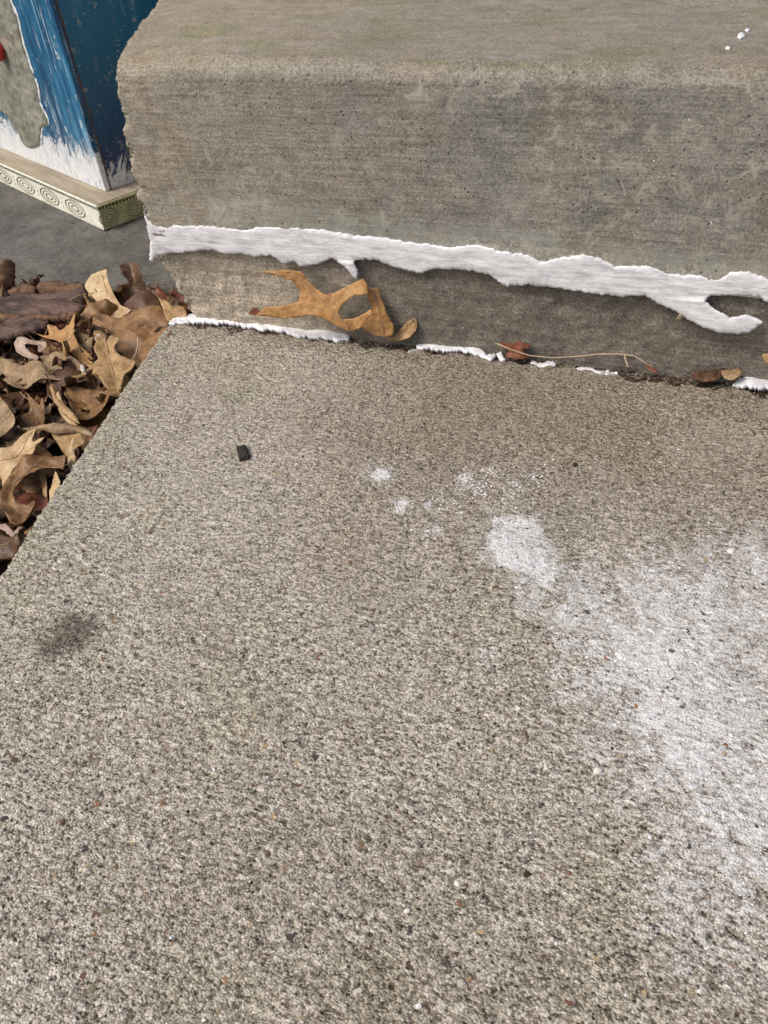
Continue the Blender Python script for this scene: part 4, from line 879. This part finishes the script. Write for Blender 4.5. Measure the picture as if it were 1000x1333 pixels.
def mat_paint(name, left):
    n = NT(name, .30, .5)
    s = n.sep(n.co); z = s[2]; lat = s[1] if left else s[0]
    st1 = n.noise(75, 5, .62, .3, co=n.map((1, 1, .10) if True else (1, 1, 1)))
    st2 = n.noise(260, 4, .6, co=n.map((1, 1, .06)))
    gg = n.noise(28, 5, .6, .6, co=n.map((1, 1, .25)))
    if left:
        c = n.ramp(n.math('ADD', n.math('MULTIPLY', st1, .75), n.math('MULTIPLY', gg, .3)), [(.30, (.004, .03, .09)), (.45, (.008, .075, .17)), (.56, (.016, .135, .27)), (.66, (.06, .27, .46)), (.78, (.45, .68, .82))])
        c = n.mix(n.math('MULTIPLY', n.rng(st2, .56, .70), .7), c, (.62, .78, .86))
        c = n.mix(n.math('MULTIPLY', n.rng(n.noise(90, 6, .75, 1.0, co=n.map((1, 1, .5))), .60, .66), .85), c, (.66, .70, .70))
    else:
        hz = n.rng(z, .02, .26)
        c = n.mix(hz, (.005, .022, .11), (.010, .16, .27))
        c = n.mix(n.math('MULTIPLY', n.rng(st1, .45, .7, 0, .75), hz), c, (.015, .19, .32))
        c = n.mix(n.math('MULTIPLY', n.math('MULTIPLY', n.rng(st1, .56, .72), n.rng(z, .16, .26)), .8), c, (.30, .52, .66))
        bl = n.math('MULTIPLY', n.rng(n.noise(120, 6, .75, .6), .56, .63), n.rng(n.noise(22, 3), .42, .52))
        c = n.mix(n.math('MULTIPLY', bl, .8), c, (.42, .38, .36))
    # white foam at the foot, feathered upward
    fo = n.math('ADD', n.math('MULTIPLY', n.math('SUBTRACT', n.noise(34, 8, .85, 2.2, co=n.map((1, 1, .8))), .5), .19), n.math('MULTIPLY', n.math('SUBTRACT', st2, .5), .035))
    top = .050 if left else .026
    fm = n.rng(n.math('ADD', n.math('SUBTRACT', z, HT + top), fo), .004, -.008)
    wc = n.mix(n.rng(n.noise(120, 5), .4, .7), (.80, .82, .84), (.66, .70, .76))
    wc = n.mix(n.math('MULTIPLY', n.rng(n.noise(110, 7, .8, 1.2, co=n.map((1, 1, .35), loc=(.2, .5, .1))), .53, .64), .7), wc, (.10, .30, .46) if left else (.02, .06, .14))
    c = n.mix(fm, c, wc)
    sp = n.math('MULTIPLY', n.rng(n.vor(230, 'Distance'), .22, .12), n.rng(n.sep(n.vor(230, 'Color'))[0], .80, .86))
    sp = n.math('MULTIPLY', sp, n.rng(n.noise(24, 3, co=n.map(loc=(.3, .2, .6))), .48, .6))
    c = n.mix(n.math('MULTIPLY', sp, .7), c, (.72, .80, .86))
    return n.fin(c, n.bump(n.math('ADD', st2, n.math('MULTIPLY', fm, .5)), .6, .0014))
# base board and panels: butted, not overlapping
m = MB(); m.box((.0016, .0016, 0), (LX, LY, HT + .0015)); m.build('base_board', M_wood, bx, bevel=.0006)
I0 = INS; TH = .008
m = MB(); m.box((I0, I0, HT + .0015), (I0 + TH, LY - .01, HB)); m.build('front_panel', mat_paint('blue wave paint', True), bx, bevel=.0012)
m = MB(); m.box((I0 + TH + .0006, I0 + .001, HT + .0015), (LX - .01, I0 + .001 + TH, HB)); m.build('side_panel', mat_paint('navy paint', False), bx, bevel=.0008)
# bare wood seam along the corner, slightly ragged
m = MB(); r = random.Random(3); pts = []; zz_ = np.linspace(HT + .002, HB - .005, 60)
m.tube([(I0 + .0030 + TH * .72 + r.uniform(-.0003, .0003), I0 + .0006, z) for z in zz_], [.0013 + r.uniform(-.0004, .0005) for _ in zz_], 5); m.build('corner_seam', M_seam, bx, True)
# embossed trim: plate with scalloped foot, dot row, rings
def trim(axis, length, mat, ringoff, nring):
    m = MB(); sc = .0052; k = int(length / sc); t0 = .0016
    P = []
    def q(s, z, d): return (-d, s, z) if axis == 0 else (s, -d, z)
    zt_, zb_ = HT + .0008, .0018
    V = []; F = []
    for i in range(k * 4 + 1):
        s = i * sc / 4; zz = zb_ - .0018 * abs(math.sin(math.pi * i / 4))
        for d in (0.0, t0 * .5):
            V.append(q(s - (t0*.0), zz, d)); V.append(q(s, zt_, d))
    for i in range(k * 4):
        a = i * 4; b = a + 4
        F += [(a + 2, b + 2, b + 3, a + 3), (a, a + 1, b + 1, b), (a + 1, a + 3, b + 3, b + 1), (a, b, b + 2, a + 2)]
    F += [(0, 2, 3, 1)]; e = k * 16; F += [(e, e + 1, e + 3, e + 2)] if False else []
    m.add(V, F); o = m.build('trim_strip', mat, bx)
    # raised top bead line and dark dot row
    m = MB(); m.tube([q(s, HT - .0002, .0012) for s in np.linspace(0, length, 60)], .0007, 6); m.build('bead_line', mat, o, True)
    m = MB(); s = .0015
    while s < length:
        a = q(s, HT - .0036, .0011); 
        V = [np.array(a) + np.array(q(dx, dz, dd)) for dx, dz, dd in [(-.0015, -.0016, 0), (.0015, -.0016, 0), (.0015, .0016, 0), (-.0015, .0016, 0), (0, 0, .0005)]]
        m.add(V, [(0, 1, 4), (1, 2, 4), (2, 3, 4), (3, 0, 4)]); s += .0052
    for i in range(nring):
        for dz_ in (.28, .46, .64):
            a = q(ringoff + (i + .5) * RS, HT * dz_, .0011)
            V = [np.array(a) + np.array(q(dx, dz, dd)) for dx, dz, dd in [(-.0011, 0, 0), (0, -.0013, 0), (.0011, 0, 0), (0, .0013, 0), (0, 0, .0006)]]
            m.add(V, [(0, 1, 4), (1, 2, 4), (2, 3, 4), (3, 0, 4)])
    tag(m.build('dot_row', M_hole, o), kind='stuff')
    ring_mesh = None
    for i in range(nring):
        for rx, rz, rt in ((.36 * RS, .33 * HT, .0008), (.25 * RS, .22 * HT, .0006), (.13 * RS, .11 * HT, .0008)):
            m = MB(); N = 14
            Vr = []; Fr = []
            for a in range(N):
                th = 6.2832 * a / N
                for b in range(5):
                    ph = 6.2832 * b / 5; rr_ = rt * math.cos(ph)
                    Vr.append(q(ringoff + i * RS + (rx + rr_) * math.cos(th), HT * .46 + (rz + rr_) * math.sin(th), .0010 + rt * math.sin(ph)))
            for a in range(N):
                for b in range(5):
                    Fr.append((a * 5 + b, ((a + 1) % N) * 5 + b, ((a + 1) % N) * 5 + (b + 1) % 5, a * 5 + (b + 1) % 5))
            m.add(Vr, Fr); m.build('oval_ring', M_ring, o, True)
M_ring = mat_plain('worn ring enamel', (.13, .12, .08), (.34, .32, .24), 90, .5, .2)
RS = .0
a_ = on_box(100, 274, 0, 0); b_ = on_box(67, 260, 0, 0); RS = float(abs(b_[1] - a_[1])); print('ring', a_, b_, RS)
trim(0, LY, M_trimw, float(a_[1]), 9)
a2 = on_box(142, 283, 1, 0); b2_ = on_box(174, 265, 1, 0); RS = float(abs(b2_[0] - a2[0])); RS = max(RS, .02); print(a2, b2_, RS)
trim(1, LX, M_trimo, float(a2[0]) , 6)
# grey-green drip of paint with a pale rim, on the front panel
def on_front(px, py): return on_box(px, py, 0, I0 - .0006)
Zc = lambda L: [(x / 3.846, y / 3.846) for x, y in L]
def drip(poly, name, mat, bulge, seed, push=0.0):
    P = np.array([on_front(*p)[1:] for p in poly]) * 1000; out = densify(P, 1.6, .25, True, seed)
    v, f, dist = sheet2d(out, 2.2, seed); v = v / 1000; dist = dist / 1000
    off = bulge * (1 - np.exp(-dist / .003)) + .0004 * samp(F_mid, v[:, 0], v[:, 1], .4) + push
    W = np.stack([I0 - .0002 - off, v[:, 0], v[:, 1]], -1)
    nn = np.array([-1., 0, 0])
    if (np.cross(W[f[:, 1]] - W[f[:, 0]], W[f[:, 2]] - W[f[:, 0]]) @ nn).sum() < 0: f = f[:, ::-1]
    V3, F3, _ = close_sheet(W, np.tile(nn, (len(v), 1)), f, off * 0 + .0008 + push, {})
    return link(name, np_mesh(name, V3, F3), mat, bx)
def mat_drip():
    n = NT('grey green poured paint', .35, .5); a = n.noise(26, 6, .7, 1.0); b = n.noise(90, 5, .7, .6)
    c = n.ramp(n.math('ADD', n.math('MULTIPLY', a, .8), n.math('MULTIPLY', b, .3)), [(.38, (.13, .14, .115)), (.52, (.225, .235, .20)), (.66, (.34, .34, .28)), (.8, (.46, .42, .29))])
    c = n.mix(n.rng(n.vor(45, 'Distance'), .16, .08, 0, .7), c, (.09, .06, .04))
    return n.fin(c, n.bump(b, .5, .002))
M_drip = mat_drip()
M_rim = mat_plain('white paint rim', (.66, .72, .74), (.80, .84, .85), 60, .5, .3)
shape = Zc([(-260,-500),(-40,-500),(20,-120),(50,0),(85,80),(110,200),(150,330),(185,430),(200,520),(235,590),(240,622),(208,640),(200,720),(170,740),(130,735),(80,650),(40,590),(0,550),(-120,500),(-260,480)])
drip([(x + 2.2, y + .6) for x, y in shape], 'paint_rim', M_rim, .0006, 5)
dp = drip(shape, 'paint_drip', M_drip, .0016, 6, .0006)
# red knob
kc = on_front(3, 64); n1 = NT('red glossy knob', .2, .6); n1.fin(n1.mix(n1.rng(n1.noise(60, 3), .4, .65), (.45, .012, .008), (.60, .03, .015)))
m = MB(); prof = [(0, .0), (.010, .0), (.0120, .003), (.0135, .007), (.0125, .011), (.0085, .0145), (0, .0155)]; V = []; F = []; N = 20
for i, (rr_, hh_) in enumerate(prof):
    for a in range(N):
        th = 6.2832 * a / N; V.append((kc[0] - .001 - hh_, kc[1] + rr_ * math.cos(th), kc[2] + rr_ * math.sin(th)))
for i in range(len(prof) - 1):
    for a in range(N): F.append((i * N + a, i * N + (a + 1) % N, (i + 1) * N + (a + 1) % N, (i + 1) * N + a))
m.add(V, F); m.build('knob', n1.m, bx, True)
